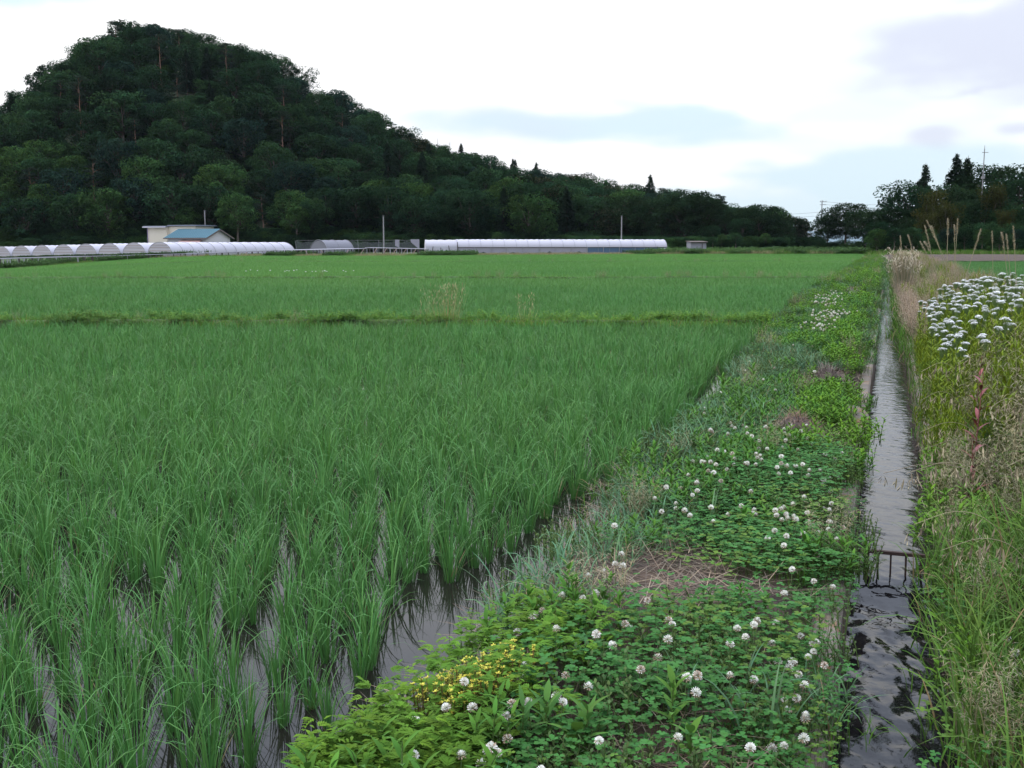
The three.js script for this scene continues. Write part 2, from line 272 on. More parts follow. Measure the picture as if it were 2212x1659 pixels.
// broadleaf: clumps of sprays set round limbs; size 1 is 10 m high and about 9 m wide
function broadleaf(seed, { R = 4.4, top = 10, base = 1.6, lobes = 26, leaves = 5200, size = 0.42, col, open = 0, flower = null, flat = 1 }) {
  const r = rngOf(seed), crown = new GB(), wood = new GB(), L = [];
  for (let k = 0; k < lobes; k++) {
    const v = pow((k + 0.5) / lobes, 0.8), a = k * 2.39996 + r() * 0.7, y = lerp(base + 1, top - 1.2, v), prof = sqrt(max(0.03, 1 - pow(abs((y - lerp(base, top, 0.45)) / ((top - base) * 0.58)), 2.2))), q = R * prof * (0.45 + 0.42 * r());
    L.push({ x: cos(a) * q, y, z: sin(a) * q, s: R * (0.2 + 0.27 * r()), c: vary(col, r, 0.2, 0.1), w: flower && r() < 0.75 });
  }
  L.push({ x: 0, y: top - 1.5, z: 0, s: R * 0.36, c: vary(col, r, 0.15, 0.08) });
  limb(wood, [[0, -1.5, 0, 0.3], [0.05, 1, 0.05, 0.22], [0.1, top * 0.4, -0.1, 0.16], [0, top * 0.72, 0, 0.07]], 6, [1, 1, 1]);
  for (const l of L) if (r() < 0.8) { const y0 = min(l.y - 0.4, lerp(base, top * 0.6, r())); limb(wood, [[0.05, y0, 0, 0.09], [l.x * 0.5, lerp(y0, l.y, 0.6), l.z * 0.5, 0.06], [l.x, l.y, l.z, 0.025]], 4, [1, 1, 1]); }
  let guard = leaves * 4, n = 0;
  while (n < leaves && guard-- > 0) {
    const l = L[floor(r() * L.length)], d = unit(r); if (d[1] < -0.55) continue;
    const q = l.s * (0.55 + 0.62 * sqrt(r())), x = l.x + d[0] * q, y = l.y + d[1] * q * 0.72 * flat, z = l.z + d[2] * q;
    if (open && vnoise(x * 1.1 + seed, y * 1.4 + z * 1.1) < open) continue;
    let inside = false; for (const o of L) if (o !== l && (x - o.x) ** 2 + ((y - o.y) * 1.35) ** 2 + (z - o.z) ** 2 < (o.s * 0.55) ** 2) { inside = true; break; }
    if (inside) continue;
    const e = unit(r), nx = d[0] * 0.6 + e[0] * 0.75, ny = d[1] * 0.6 + 0.45 + e[1] * 0.6, nz = d[2] * 0.6 + e[2] * 0.75, m = hypot(nx, ny, nz) || 1;
    const bloom = l.w && d[1] > 0.05 && r() < 0.5;
    kite(crown, x, y, z, nx / m, ny / m, nz / m, size * (0.7 + 0.7 * r()), size * (0.35 + 0.35 * r()), r() * PI, bloom ? vary(flower, r, 0.2) : vary(l.c, r, 0.25, 0.08)); n++;
  }
  return [crown.build(), wood.build()];
}
// cedar: a tall cone of drooping branches
function cedar(seed, { R = 3.0, top = 13, base = 1.2, col, whorls = 56, size = 0.46 }) {
  const r = rngOf(seed), crown = new GB(), wood = new GB();
  limb(wood, [[0, -1.5, 0, 0.26], [0, top * 0.5, 0, 0.15], [0, top, 0, 0.02]], 6, [1, 1, 1]);
  for (let k = 0; k < whorls; k++) {
    const v = pow(k / whorls, 0.9), y = lerp(base, top - 0.2, v), reach = R * pow(1 - v * 0.96, 0.7) * (0.62 + 0.5 * r()), nb = 4 + floor(r() * 2);
    for (let b = 0; b < nb; b++) {
      const a = r() * 2 * PI, q = reach * (0.75 + 0.35 * r()), c = vary(col, r, 0.2, 0.08), n = max(6, floor(q * 15));
      for (let i = 0; i < n; i++) {
        const u = sqrt((i + r()) / n), x = cos(a) * q * u + (r() - 0.5) * 0.5 * u, z = sin(a) * q * u + (r() - 0.5) * 0.5 * u, yy = y + 0.25 * u - 0.75 * u * u + (r() - 0.5) * 0.35, e = unit(r), nx = cos(a) * 0.4 + e[0] * 0.7, ny = 0.5 + e[1] * 0.6, nz = sin(a) * 0.4 + e[2] * 0.7, m = hypot(nx, ny, nz);
        kite(crown, x, yy, z, nx / m, ny / m, nz / m, size * (0.8 + 0.8 * r()), size * 0.36, a + (r() - 0.5), vary(c, r, 0.22, 0.06));
      }
    }
  }
  return [crown.build(), wood.build()];
}
// red pine: a tall bare leaning trunk under flat tiers of needles
function pine(seed, { top = 12, col, tiers = 13, R = 2.6, size = 0.34 }) {
  const r = rngOf(seed), crown = new GB(), wood = new GB(), lean = (r() - 0.5) * 1.6, bend = (r() - 0.5) * 0.9, X = (v) => lean * v * v + bend * sin(v * 5) * 0.35;
  const trunk = []; for (let k = 0; k <= 8; k++) { const v = k / 8; trunk.push([X(v), -1.5 + v * (top + 1), (r() - 0.5) * 0.12, lerp(0.2, 0.04, v)]); } limb(wood, trunk, 6, [1, 1, 1]);
  for (let k = 0; k < tiers; k++) {
    const v = lerp(0.5, 1, pow(k / (tiers - 1), 0.85)), y = -1 + v * (top + 0.6), a = r() * 2 * PI, q = R * (1.15 - v * 0.75) * (0.5 + 0.6 * r()), cx = X(v) + cos(a) * q, cz = sin(a) * q, w = 0.75 + r() * 0.85, c = vary(col, r, 0.2, 0.08);
    limb(wood, [[X(v - 0.05), y - 0.7, 0, 0.055], [cx * 0.6, y - 0.2, cz * 0.6, 0.04], [cx, y, cz, 0.02]], 4, [1, 1, 1]);
    for (let i = 0; i < 210; i++) { const d = unit(r), x = cx + d[0] * w * sqrt(r()), z = cz + d[2] * w * sqrt(r()), yy = y + d[1] * 0.3 * sqrt(r()), e = unit(r), ny = abs(e[1]) * 0.7 + 0.4, m = hypot(e[0], ny, e[2]); kite(crown, x, yy, z, e[0] / m, ny / m, e[2] / m, size * (0.7 + 0.7 * r()), size * 0.34, r() * PI, vary(c, r, 0.25, 0.06)); }
  }
  return [crown.build(), wood.build()];
}
function bareTree(seed, top = 8) {
  const r = rngOf(seed), wood = new GB(); limb(wood, [[0, -1.5, 0, 0.17], [0.1, top * 0.5, 0, 0.12], [0.2 * (r() - 0.5), top, 0, 0.03]], 5, [1, 1, 1]);
  for (let k = 0; k < 15; k++) { const v = 0.3 + 0.66 * (k / 15), a = r() * 2 * PI, q = (1 - v) * 2.1 + 0.4, y = v * top; limb(wood, [[0.05, y, 0, 0.05], [cos(a) * q * 0.6, y + 0.25, sin(a) * q * 0.6, 0.035], [cos(a) * q, y + 0.75 * r(), sin(a) * q, 0.012]], 4, [1, 1, 1]); }
  return wood.build();
}
// bamboo: leaning canes with feathery yellow green tops
function bamboo(seed, top = 7) {
  const r = rngOf(seed), crown = new GB(), wood = new GB();
  for (let k = 0; k < 26; k++) {
    const a = r() * 2 * PI, q = 1.7 * sqrt(r()), h = top * (0.65 + 0.4 * r()), az = r() * 2 * PI, lean = 0.5 + r() * 1.3, P = (v) => [cos(a) * q + cos(az) * lean * v * v * v, v * h, sin(a) * q + sin(az) * lean * v * v * v];
    limb(wood, [0, 0.4, 0.75, 1].map((v) => [...P(v), lerp(0.045, 0.012, v)]), 4, [1, 1, 1]);
    const c = vary([0.15, 0.18, 0.05], r, 0.2, 0.12);
    for (let i = 0; i < 120; i++) { const v = 0.3 + 0.7 * sqrt(r()), p = P(v), d = unit(r), w = 0.75 * (1.2 - v * 0.5), e = unit(r), ny = abs(e[1]) + 0.3, m = hypot(e[0], ny, e[2]); kite(crown, p[0] + d[0] * w, p[1] + d[1] * w * 0.6, p[2] + d[2] * w, e[0] / m, ny / m, e[2] / m, 0.42 * (0.6 + 0.7 * r()), 0.12, r() * PI, vary(c, r, 0.25, 0.08)); }
  }
  return [crown.build(), wood.build()];
}
const G_DARK = [0.061, 0.147, 0.066], G_MID = [0.100, 0.232, 0.092], G_LIGHT = [0.152, 0.336, 0.101], G_BLUE = [0.065, 0.151, 0.103], G_PINE = [0.078, 0.132, 0.086], G_CEDAR = [0.055, 0.108, 0.059];
const BROAD = [], CEDAR = [], PINE = [];
for (let k = 0; k < 4; k++) BROAD.push({ look: 'dark green', geo: broadleaf(100 + k, { col: G_DARK, open: 0.14 + 0.12 * (k % 2) }) });
for (let k = 0; k < 3; k++) BROAD.push({ look: 'mid green', geo: broadleaf(120 + k, { col: G_MID, lobes: 22, open: 0.16 }) });
for (let k = 0; k < 2; k++) BROAD.push({ look: 'bluish green', geo: broadleaf(140 + k, { col: G_BLUE, lobes: 30, R: 4.1, open: 0.18 }) });
const LIGHT = [0, 1].map((k) => ({ look: 'bright green', geo: broadleaf(160 + k, { col: G_LIGHT, lobes: 24, size: 0.44, base: 0.6, R: 4.8, open: 0.18 }) }));
const OPEN = [0, 1].map((k) => ({ look: 'thin crowned', geo: broadleaf(170 + k, { col: G_DARK, lobes: 20, open: 0.36, leaves: 2600, R: 4.6, base: 3 }) }));
const BLOOM = [0, 1].map((k) => ({ look: 'cream flowering', geo: broadleaf(180 + k, { col: [0.06, 0.105, 0.038], flower: [0.30, 0.29, 0.15], lobes: 26 }) }));
const FLOWERY = [0, 1].map((k) => ({ look: 'silvery green', geo: broadleaf(186 + k, { col: [0.055, 0.098, 0.042], flower: [0.17, 0.175, 0.10], lobes: 26 }) }));
const SPREAD = [0, 1, 2].map((k) => ({ look: 'spreading dark', geo: broadleaf(190 + k, { col: [0.062, 0.128, 0.056], lobes: 34, R: 5.6, base: 0.8, flat: 0.75, open: 0.1, size: 0.40, leaves: 9000 }) }));
for (let k = 0; k < 3; k++) CEDAR.push({ look: 'narrow dark', geo: cedar(200 + k, { col: G_CEDAR }) });
for (let k = 0; k < 3; k++) PINE.push({ look: 'flat tiered', geo: pine(220 + k, { col: G_PINE }) });
const BAMBOO = [0, 1].map((k) => ({ look: 'feathery yellow green', geo: bamboo(240 + k) })), BARE = [0, 1].map((k) => bareTree(250 + k));
function plantTree(name, kind, label, category, pos, turn, size, group, bark = BARK) {
  const o = thing(name, label, category, pos, turn, group, size); part(o, 'crown', kind.geo[0], CROWN, null, 'stuff'); part(o, 'trunk', kind.geo[1], bark); return o;
}
const pick = (list, r) => list[floor(r() * list.length) % list.length];
{
  const r = rngOf(31), spots = [], GROUP = 'trees on the wooded hill';
  const far = (x, z, d) => spots.every((q) => (q[0] - x) ** 2 + (q[1] - z) ** 2 > d * d);
  const zone = (x, z) => { const up = (-z - FOOT(x)) / (RIDGE - FOOT(x)), u = x / -z, side = u < -0.4 ? 'left flank' : u < -0.22 ? 'highest part' : u < -0.08 ? 'right shoulder' : u < 0.06 ? 'lower right slope' : 'low right end'; return [up > 0.86 ? 'skyline of the ' + side : up > 0.5 ? 'upper slope of the ' + side : up > 0.18 ? 'middle slope of the ' + side : 'foot of the ' + side, up]; };
  // a row along the skyline first, so that its outline is the photograph's
  const ridgeRow = [];
  for (let x = -140; x < 48; x += 3.9) ridgeRow.push([x + (r() - 0.5) * 1.6, -(RIDGE - 4 + (r() - 0.5) * 9)]);
  const cand = [...ridgeRow];
  for (let k = 0; k < 9000; k++) { const x = lerp(-150, 56, r()), v = r(); cand.push([x, -lerp(FOOT(x) + 2, RIDGE + 1, v)]); }
  const rest = []; let broad = 0;
  cand.forEach(([x, z], k) => {
    const [name, up] = zone(x, z), row = k < ridgeRow.length;
    if (abs(x / -z) > 0.53 || (!row && (!far(x, z, up < 0.2 ? 4.6 : 5.0) || up > 0.93))) return;
    spots.push([x, z]);
    const y = hillY(x, z) - 0.3, u = x / -z, q = r(), turn = r() * 2 * PI; let size = row ? 0.66 + 0.2 * r() : (0.78 + 0.3 * r()) * lerp(1.05, 0.82, smooth(0.3, 0.95, up));
    if (u > 0) size *= lerp(1, 0.86, u / 0.2);
    if (row && u > -0.21 && u < -0.16) return plantTree('broadleaf_tree', OPEN[k % 2], 'thin crowned tree with sky showing through on the hill skyline', 'tree', [x, y, z], turn, size * 1.1, GROUP);
    const pineShare = u < -0.2 && up > 0.25 ? 0.13 : u > -0.14 && u < -0.02 && up > 0.3 ? 0.12 : 0.04, cedarShare = u > -0.2 && u < 0.06 ? 0.16 : u < -0.45 ? 0.2 : 0.04;
    if (q < pineShare && !row && up < 0.78) plantTree('pine_tree', pick(PINE, r), 'flat tiered pine on the ' + name, 'pine', [x, y, z], turn, size * (0.9 + 0.1 * r()), GROUP, PINE_BARK);
    else if (q < pineShare + cedarShare && !row) plantTree('cedar_tree', pick(CEDAR, r), 'narrow dark cedar on the ' + name, 'cedar', [x, y, z], turn, size * 0.8, GROUP);
    else {
      let kind = pick(BROAD, r);
      if (up < 0.3 && r() < 0.26) kind = LIGHT[k % 2];
      if (u > 0.0 && up < 0.85 && r() < 0.3) kind = FLOWERY[k % 2];
      if (broad++ < 270) plantTree('broadleaf_tree', kind, kind.look + ' broadleaf tree on the ' + name, 'tree', [x, y, z], turn, size, GROUP); else rest.push([x, y, z, turn, size, 0.9 + 0.25 * r()]);
    }
  });
  cover('forest_canopy', 'further broadleaf crowns closing the forest on the hill', 'forest', BROAD.slice(0, 7).map((k) => k.geo[0]), CROWN, rest);
  // trees that stand out
  const put = (name, kind, X, Y, depth, h, label, cat, size, bark, sink = 0) => { const p = at(X, Y, depth); return plantTree(name, kind, label, cat, [p.x, p.y - h * size - sink, p.z], r() * 6, size, GROUP, bark); };
  put('broadleaf_tree', BLOOM[0], 903, 297, 236, 10, 'cream flowering tree high on the right shoulder of the hill', 'tree', 0.78);
  put('broadleaf_tree', BLOOM[1], 800, 318, 226, 10, 'cream flowering tree below and left of the other on the shoulder', 'tree', 0.6);
  put('broadleaf_tree', FLOWERY[0], 1195, 400, 204, 10, 'silvery flowering tree behind the middle of the long greenhouse', 'tree', 0.86);
  put('broadleaf_tree', FLOWERY[1], 1290, 415, 206, 10, 'silvery flowering tree next right of the greenhouse pole background', 'tree', 0.78);
  put('broadleaf_tree', LIGHT[0], 510, 415, 180, 10, 'bright green tree right behind the blue roofed house', 'tree', 0.74);
  put('broadleaf_tree', LIGHT[1], 405, 445, 184, 10, 'bright green bushy tree behind the cream flat roofed house', 'tree', 0.6);
  put('broadleaf_tree', LIGHT[0], 240, 210, 232, 10, 'large rounded bright green tree in the middle of the hill face', 'tree', 0.78);
  put('broadleaf_tree', LIGHT[1], 640, 445, 184, 10, 'bright green tree at the hill foot right of the house', 'tree', 0.55);
  put('broadleaf_tree', LIGHT[1], 90, 395, 186, 10, 'bright green tree at the hill foot above the leftmost greenhouses', 'tree', 0.72);
  put('cedar_tree', CEDAR[0], 996, 308, 256, 13, 'slim cedar tip poking above the skyline left of the other', 'cedar', 0.62);
  put('cedar_tree', CEDAR[1], 1108, 342, 256, 13, 'slim cedar tip poking above the skyline over the greenhouse', 'cedar', 0.56);
  put('cedar_tree', CEDAR[2], 1405, 376, 214, 13, 'rounded cedar rising above the low end of the hill', 'cedar', 0.82);
  put('pine_tree', PINE[0], 725, 203, 258, 12, 'wind bent pine standing clear on the skyline', 'pine', 0.62, PINE_BARK);
  put('pine_tree', PINE[1], 845, 262, 258, 12, 'leaning pine on the skyline right of the wind bent pine', 'pine', 0.6, PINE_BARK);
  put('pine_tree', PINE[2], 22, 196, 262, 12, 'small pine on the skyline at the left edge', 'pine', 0.5, PINE_BARK);
  for (const [X, Y, d, h, label] of [[1060, 345, 222, 9, 'bare pale dead tree trunk over the long greenhouse'], [205, 120, 244, 7.5, 'grey dead tree left of the hill top'], [330, 85, 246, 7, 'bare dead tree just under the hill top'], [300, 225, 232, 8, 'dead tree trunk on the middle of the hill face'], [345, 235, 230, 7, 'dead tree trunk right of another on the hill face'], [252, 160, 240, 6.5, 'bare grey trunk below the hill top'], [375, 170, 240, 7, 'bare reddish trunk right of the hill top'], [972, 305, 252, 5, 'bare dead tree on the skyline beside the slim cedar'], [945, 298, 252, 4.5, 'thin bare snag on the falling skyline']]) {
    const p = at(X, Y, d), o = thing('dead_tree', label, 'dead tree', [p.x, p.y - h, p.z], r() * 6, 'dead trees on the hill', h / 8); part(o, 'trunk', BARE[floor(r() * 2)], PALE_BARK);
  }
  // low bushes in front of the hill foot
  const bushes = [];
  for (let k = 0; k < 3600; k++) { const x = lerp(-150, 60, r()), d = r() < 0.25 ? FOOT(x) - 1 + r() * 6 : lerp(FOOT(x), RIDGE + 2, r()), z = -d; if (abs(x / d) > 0.54) continue; bushes.push([x, hillY(x, z) - 0.5, z, r() * 6, 0.24 + 0.22 * r(), 0.8 + 0.5 * r(), 0.85]); }
  for (let k = 0; k < 900; k++) { const d = 168 + 24 * r(), x = lerp(0.06, 0.258, r()) * d; bushes.push([x, -0.4, -d, r() * 6, 0.2 + 0.16 * r(), 0.7 + 0.4 * r(), 0.9]); }
  for (let k = 0; k < 420; k++) { const d = 104 + 40 * r(), x = lerp(0.37, 0.52, r()) * d; bushes.push([x, moundY(x, -d) * 0.6 - 0.5, -d, r() * 6, 0.16 + 0.14 * r(), 0.7 + 0.4 * r(), 0.9]); }
  for (let k = 0; k < 70; k++) { const d = 144 + 12 * r(), x = lerp(0.296, 0.372, r()) * d; bushes.push([x, -0.6, -d, r() * 6, 0.07 + 0.27 * r() * r(), 0.7 + 0.5 * r(), 0.95]); }
  cover('undergrowth', 'mixed green undergrowth under the trees of the hill and woods', 'undergrowth', [LIGHT[0].geo[0], BROAD[4].geo[0], BROAD[0].geo[0]], CROWN, bushes);
}
// the spreading trees between the hill and the gap, and the wood on the right
{
  const r = rngOf(47);
  const put = (name, kind, X, Y, depth, h, size, label, cat = 'tree', group = 'trees left of the gap', bark = BARK) => { const p = at(X, Y, depth); return plantTree(name, kind, label, cat, [p.x, p.y - h * size, p.z], r() * 6, size, group, bark); };
  const A = 'trees left of the gap', B = 'wood on the right';
  put('broadleaf_tree', SPREAD[0], 1480, 408, 186, 10, 1.0, 'large spreading dark tree behind the end of the long greenhouse');
  put('broadleaf_tree', SPREAD[1], 1425, 425, 192, 10, 0.9, 'dark tree left of the large spreading one');
  put('broadleaf_tree', SPREAD[2], 1350, 420, 196, 10, 0.85, 'dark tree behind the second pole');
  put('broadleaf_tree', SPREAD[2], 1522, 425, 184, 10, 0.72, 'dark tree at the right shoulder of the large spreading one');
  put('broadleaf_tree', SPREAD[1], 1568, 452, 188, 10, 0.55, 'thin topped tree between the two large dark ones');
  put('broadleaf_tree', BROAD[1], 1535, 486, 178, 10, 0.42, 'low dark bushy tree behind the shed');
  put('broadleaf_tree', SPREAD[0], 1640, 440, 180, 10, 0.78, 'round dark tree left of the gap');
  put('broadleaf_tree', SPREAD[1], 1672, 462, 182, 10, 0.62, 'dark tree at the very edge of the gap');
  put('broadleaf_tree', BROAD[0], 1605, 470, 176, 10, 0.5, 'low dark tree in front of the round one left of the gap');
  put('shrub', LIGHT[0], 1560, 505, 168, 10, 0.2, 'dark green bush beside the shed', 'shrub', 'shrubs by the far field edge');
  put('shrub', BROAD[5], 1590, 502, 166, 10, 0.22, 'rounded bush second from the shed', 'shrub', 'shrubs by the far field edge');
  put('shrub', LIGHT[1], 1655, 503, 168, 10, 0.2, 'lighter green bush under the round tree', 'shrub', 'shrubs by the far field edge');
  put('shrub', BROAD[4], 1540, 512, 160, 10, 0.16, 'small bush touching the shed', 'shrub', 'shrubs by the far field edge');
  put('shrub', LIGHT[1], 1075, 500, 166, 10, 0.2, 'light green rounded bush showing over the long greenhouse', 'shrub', 'shrubs by the far field edge');
  put('broadleaf_tree', SPREAD[2], 1830, 436, 150, 10, 0.60, 'spreading tree at the right edge of the gap', 'tree', B);
  put('broadleaf_tree', SPREAD[0], 1790, 462, 152, 10, 0.44, 'low leaning tree beside the distant building', 'tree', B);
  put('broadleaf_tree', SPREAD[1], 1872, 450, 146, 10, 0.52, 'dark tree right of the spreading tree by the gap', 'tree', B);
  put('broadleaf_tree', BROAD[2], 1960, 392, 132, 10, 0.82, 'tall dark tree left of the pointed cedar', 'tree', B);
  put('broadleaf_tree', SPREAD[0], 1925, 448, 130, 10, 0.62, 'dark tree filling the left end of the wood', 'tree', B);
  put('broadleaf_tree', BROAD[3], 1900, 475, 128, 10, 0.42, 'low dark tree at the left foot of the wood', 'tree', B);
  put('cedar_tree', CEDAR[1], 2000, 352, 136, 13, 0.86, 'pointed cedar standing above the wood on the right', 'cedar', B);
  put('cedar_tree', CEDAR[2], 2068, 330, 134, 13, 0.98, 'broad topped cedar, tallest in the wood', 'cedar', B);
  put('cedar_tree', CEDAR[0], 2092, 336, 136, 13, 0.95, 'cedar joined to the right of the tallest one', 'cedar', B);
  put('broadleaf_tree', SPREAD[1], 2055, 395, 130, 10, 0.84, 'round dark tree below the tallest cedar', 'tree', B);
  put('broadleaf_tree', SPREAD[2], 2145, 350, 134, 10, 1.0, 'large dark tree behind the antenna mast', 'tree', B);
  put('broadleaf_tree', BROAD[0], 2205, 368, 128, 10, 0.95, 'dark tree cut by the right edge', 'tree', B);
  put('broadleaf_tree', SPREAD[0], 2120, 425, 122, 10, 0.66, 'dark tree in the middle of the wood', 'tree', B);
  put('broadleaf_tree', BROAD[6], 2185, 440, 118, 10, 0.56, 'mid green tree low at the right edge', 'tree', B);
  put('broadleaf_tree', BROAD[1], 2060, 455, 120, 10, 0.5, 'dark tree in front of the bamboo', 'tree', B);
  put('broadleaf_tree', BROAD[4], 2120, 478, 112, 10, 0.4, 'low green tree before the wood', 'tree', B);
  put('broadleaf_tree', BROAD[5], 2190, 482, 108, 10, 0.38, 'low green bush tree right of the low tree', 'tree', B);
  put('broadleaf_tree', SPREAD[1], 1985, 470, 124, 10, 0.42, 'dark low tree under the pointed cedar', 'tree', B);
  put('bamboo_clump', BAMBOO[0], 2022, 415, 122, 7, 0.85, 'yellow green bamboo beside the pointed cedar', 'bamboo', 'bamboo in the wood');
  put('bamboo_clump', BAMBOO[1], 2040, 440, 118, 7, 0.75, 'yellow green bamboo in front of the tall cedars', 'bamboo', 'bamboo in the wood');
  put('bamboo_clump', BAMBOO[0], 2000, 462, 116, 7, 0.6, 'low bamboo at the left of the bamboo stand', 'bamboo', 'bamboo in the wood');
  put('bamboo_clump', BAMBOO[1], 2150, 400, 120, 7, 0.75, 'bamboo below the antenna mast', 'bamboo', 'bamboo in the wood');
  put('bamboo_clump', BAMBOO[0], 2175, 455, 116, 7, 0.5, 'low bamboo near the right edge', 'bamboo', 'bamboo in the wood');
  for (let k = 0; k < 9; k++) { const X = 1895 + k * 38, p = at(X, 508 - 6 * r(), 100 + 6 * r()), s = 0.16 + 0.1 * r(); plantTree('shrub', k % 3 ? BROAD[(k * 2) % 9] : LIGHT[k % 2], ['low shrub', 'leafy bush', 'rounded shrub'][k % 3] + ', number ' + ['one', 'two', 'three', 'four', 'five', 'six', 'seven', 'eight', 'nine'][k] + ' from the left along the foot of the right wood', 'shrub', [p.x, p.y - 10 * s + 0.6, p.z], r() * 6, s, 'shrubs along the right wood'); }
}

// ================================================================ GREENHOUSES, HOUSE, POLES
const filmBump = noiseTexture(256, (u, v) => { const n = tileNoise(u, v, 8, 4); return [n, n, n]; });
const FILM = new THREE.MeshPhysicalMaterial({ color: new THREE.Color().setRGB(0.50, 0.485, 0.545), roughness: 0.85, transmission: 0.25, thickness: 0, side: THREE.DoubleSide, clearcoat: 0.3, clearcoatRoughness: 0.35 });
const END_FILM = new THREE.MeshPhysicalMaterial({ color: new THREE.Color().setRGB(0.47, 0.45, 0.50), roughness: 0.85, transmission: 0.2, thickness: 0, side: THREE.DoubleSide });
const NET = plain(0.25, 0.24, 0.28), NET_DARK = plain(0.15, 0.15, 0.175), BLUE_SHEET = plain(0.055, 0.10, 0.17, { roughness: 0.6 }), STEEL = plain(0.24, 0.24, 0.26, { roughness: 0.7 }), TIMBER = plain(0.05, 0.042, 0.036), BATTEN = plain(0.30, 0.22, 0.19), DARK_INSIDE = plain(0.06, 0.07, 0.07);
// a tunnel along local +x, its near end at x = 0
const archPoint = (a, w, wall, top) => [cos(a) * w / 2, wall + pow(max(0, sin(a)), 1.18) * (top - wall)];
function tunnelCover(len, w, wall, top, bay, sag, from = 0, to = 1, low = 0) {
  const B = new GB(), n = max(8, floor(len / bay) * 4), sides = 18, one = [1, 1, 1];
  for (let i = 0; i <= n; i++) {
    const x = (i / n) * len, s = 1 - sag * (0.5 - 0.5 * cos((i / 4) * 2 * PI)) * (0.7 + 0.6 * hash2(floor(i / 4), 3));
    const ring = []; if (low < wall) ring.push([-w / 2, low, -1, 0]);
    for (let k = 0; k <= sides; k++) { const a = PI - PI * lerp(from, to, k / sides), [z, y] = archPoint(a, w * s, wall, wall + (top - wall) * s); ring.push([z, y, cos(a), sin(a)]); }
    if (low < wall) ring.push([w / 2, low, 1, 0]);
    ring.forEach(([z, y, nz, ny]) => B.v(x, y, z, 0, ny, nz, one));
    if (i) { const m = ring.length, o = (i - 1) * m; for (let k = 0; k < m - 1; k++) B.quad(o + k, o + k + 1, o + m + k + 1, o + m + k); }
  }
  return B.build();
}
function tunnelEnd(w, wall, top, y0 = 0) { const sh = new THREE.Shape(); sh.moveTo(-w / 2, y0); for (let k = 0; k <= 18; k++) { const [z, y] = archPoint(PI - (PI * k) / 18, w, wall, top); sh.lineTo(z, y); } sh.lineTo(w / 2, y0); return new THREE.ShapeGeometry(sh).rotateY(-PI / 2); }
function hoopGeo(w, wall, top, r = 0.025) { const pts = [new THREE.Vector3(0, -0.1, -w / 2)]; for (let k = 0; k <= 16; k++) { const [z, y] = archPoint(PI - (PI * k) / 16, w, wall, top); pts.push(new THREE.Vector3(0, y, z)); } pts.push(new THREE.Vector3(0, -0.1, w / 2)); return new THREE.TubeGeometry(new THREE.CatmullRomCurve3(pts, false, 'catmullrom', 0.1), 36, r, 5); }
const ORD = ['first', 'second', 'third', 'fourth', 'fifth', 'sixth', 'seventh', 'eighth', 'ninth', 'tenth', 'eleventh', 'twelfth'];
{
  const a = THREE.MathUtils.degToRad(55), axis = [cos(a), -sin(a)], across = [-sin(a), -cos(a)], w = 5.3, wall = 0.75, top = 2.15, start = at(345, 540, 150), PITCHM = 6.0;
  const end = tunnelEnd(w - 0.04, wall, top - 0.02), hoop = hoopGeo(w + 0.05, wall, top + 0.03), long = tunnelCover(23.5, w, wall, top, 0.9, 0.04), short = tunnelCover(13, w, wall, top, 0.9, 0.04), bats = [0.5, 0.95, 1.4, 1.75].map((y) => { const h = y > wall ? sqrt(1 - ((y - wall) / (top - wall)) ** 2) : 1; return box(0.05, 0.05, (w - 0.2) * h, -0.035, y, 0); });
  for (let k = 0; k < 10; k++) {
    const p = [start.x + across[0] * PITCHM * k, 0, start.z + across[1] * PITCHM * k], ridge = at(345 - k * 50, 523 + k * 1.35, -p[2]).y;
    const o = thing('greenhouse', k ? `white plastic tunnel greenhouse, ${ORD[k]} gable from the right in the left row` : 'white plastic tunnel greenhouse, nearest of the left row, its whole side in view', 'greenhouse', [p[0], ridge - top, p[2]], a, 'row of tunnel greenhouses on the left');
    part(o, 'cover', k ? short : long, FILM); part(o, 'end_panel', end, END_FILM, [0.02, 0, 0]);
    const e = o.children[1]; bats.forEach((g) => part(e, 'batten', g, BATTEN));
    part(o, 'hoop', hoop, STEEL);
    if (!k) { for (let i = 1; i < 13; i++) part(o, 'hoop', hoop, STEEL, [i * 1.95, 0, 0]); part(o, 'far_end_panel', end, END_FILM, [23.46, 0, 0]); part(o, 'base_skirt', box(23.3, 0.55, 0.04, 11.7, 0.25, w / 2 + 0.06), NET); }
    else part(o, 'hoop', hoop, STEEL, [3.9, 0, 0]);
  }
}
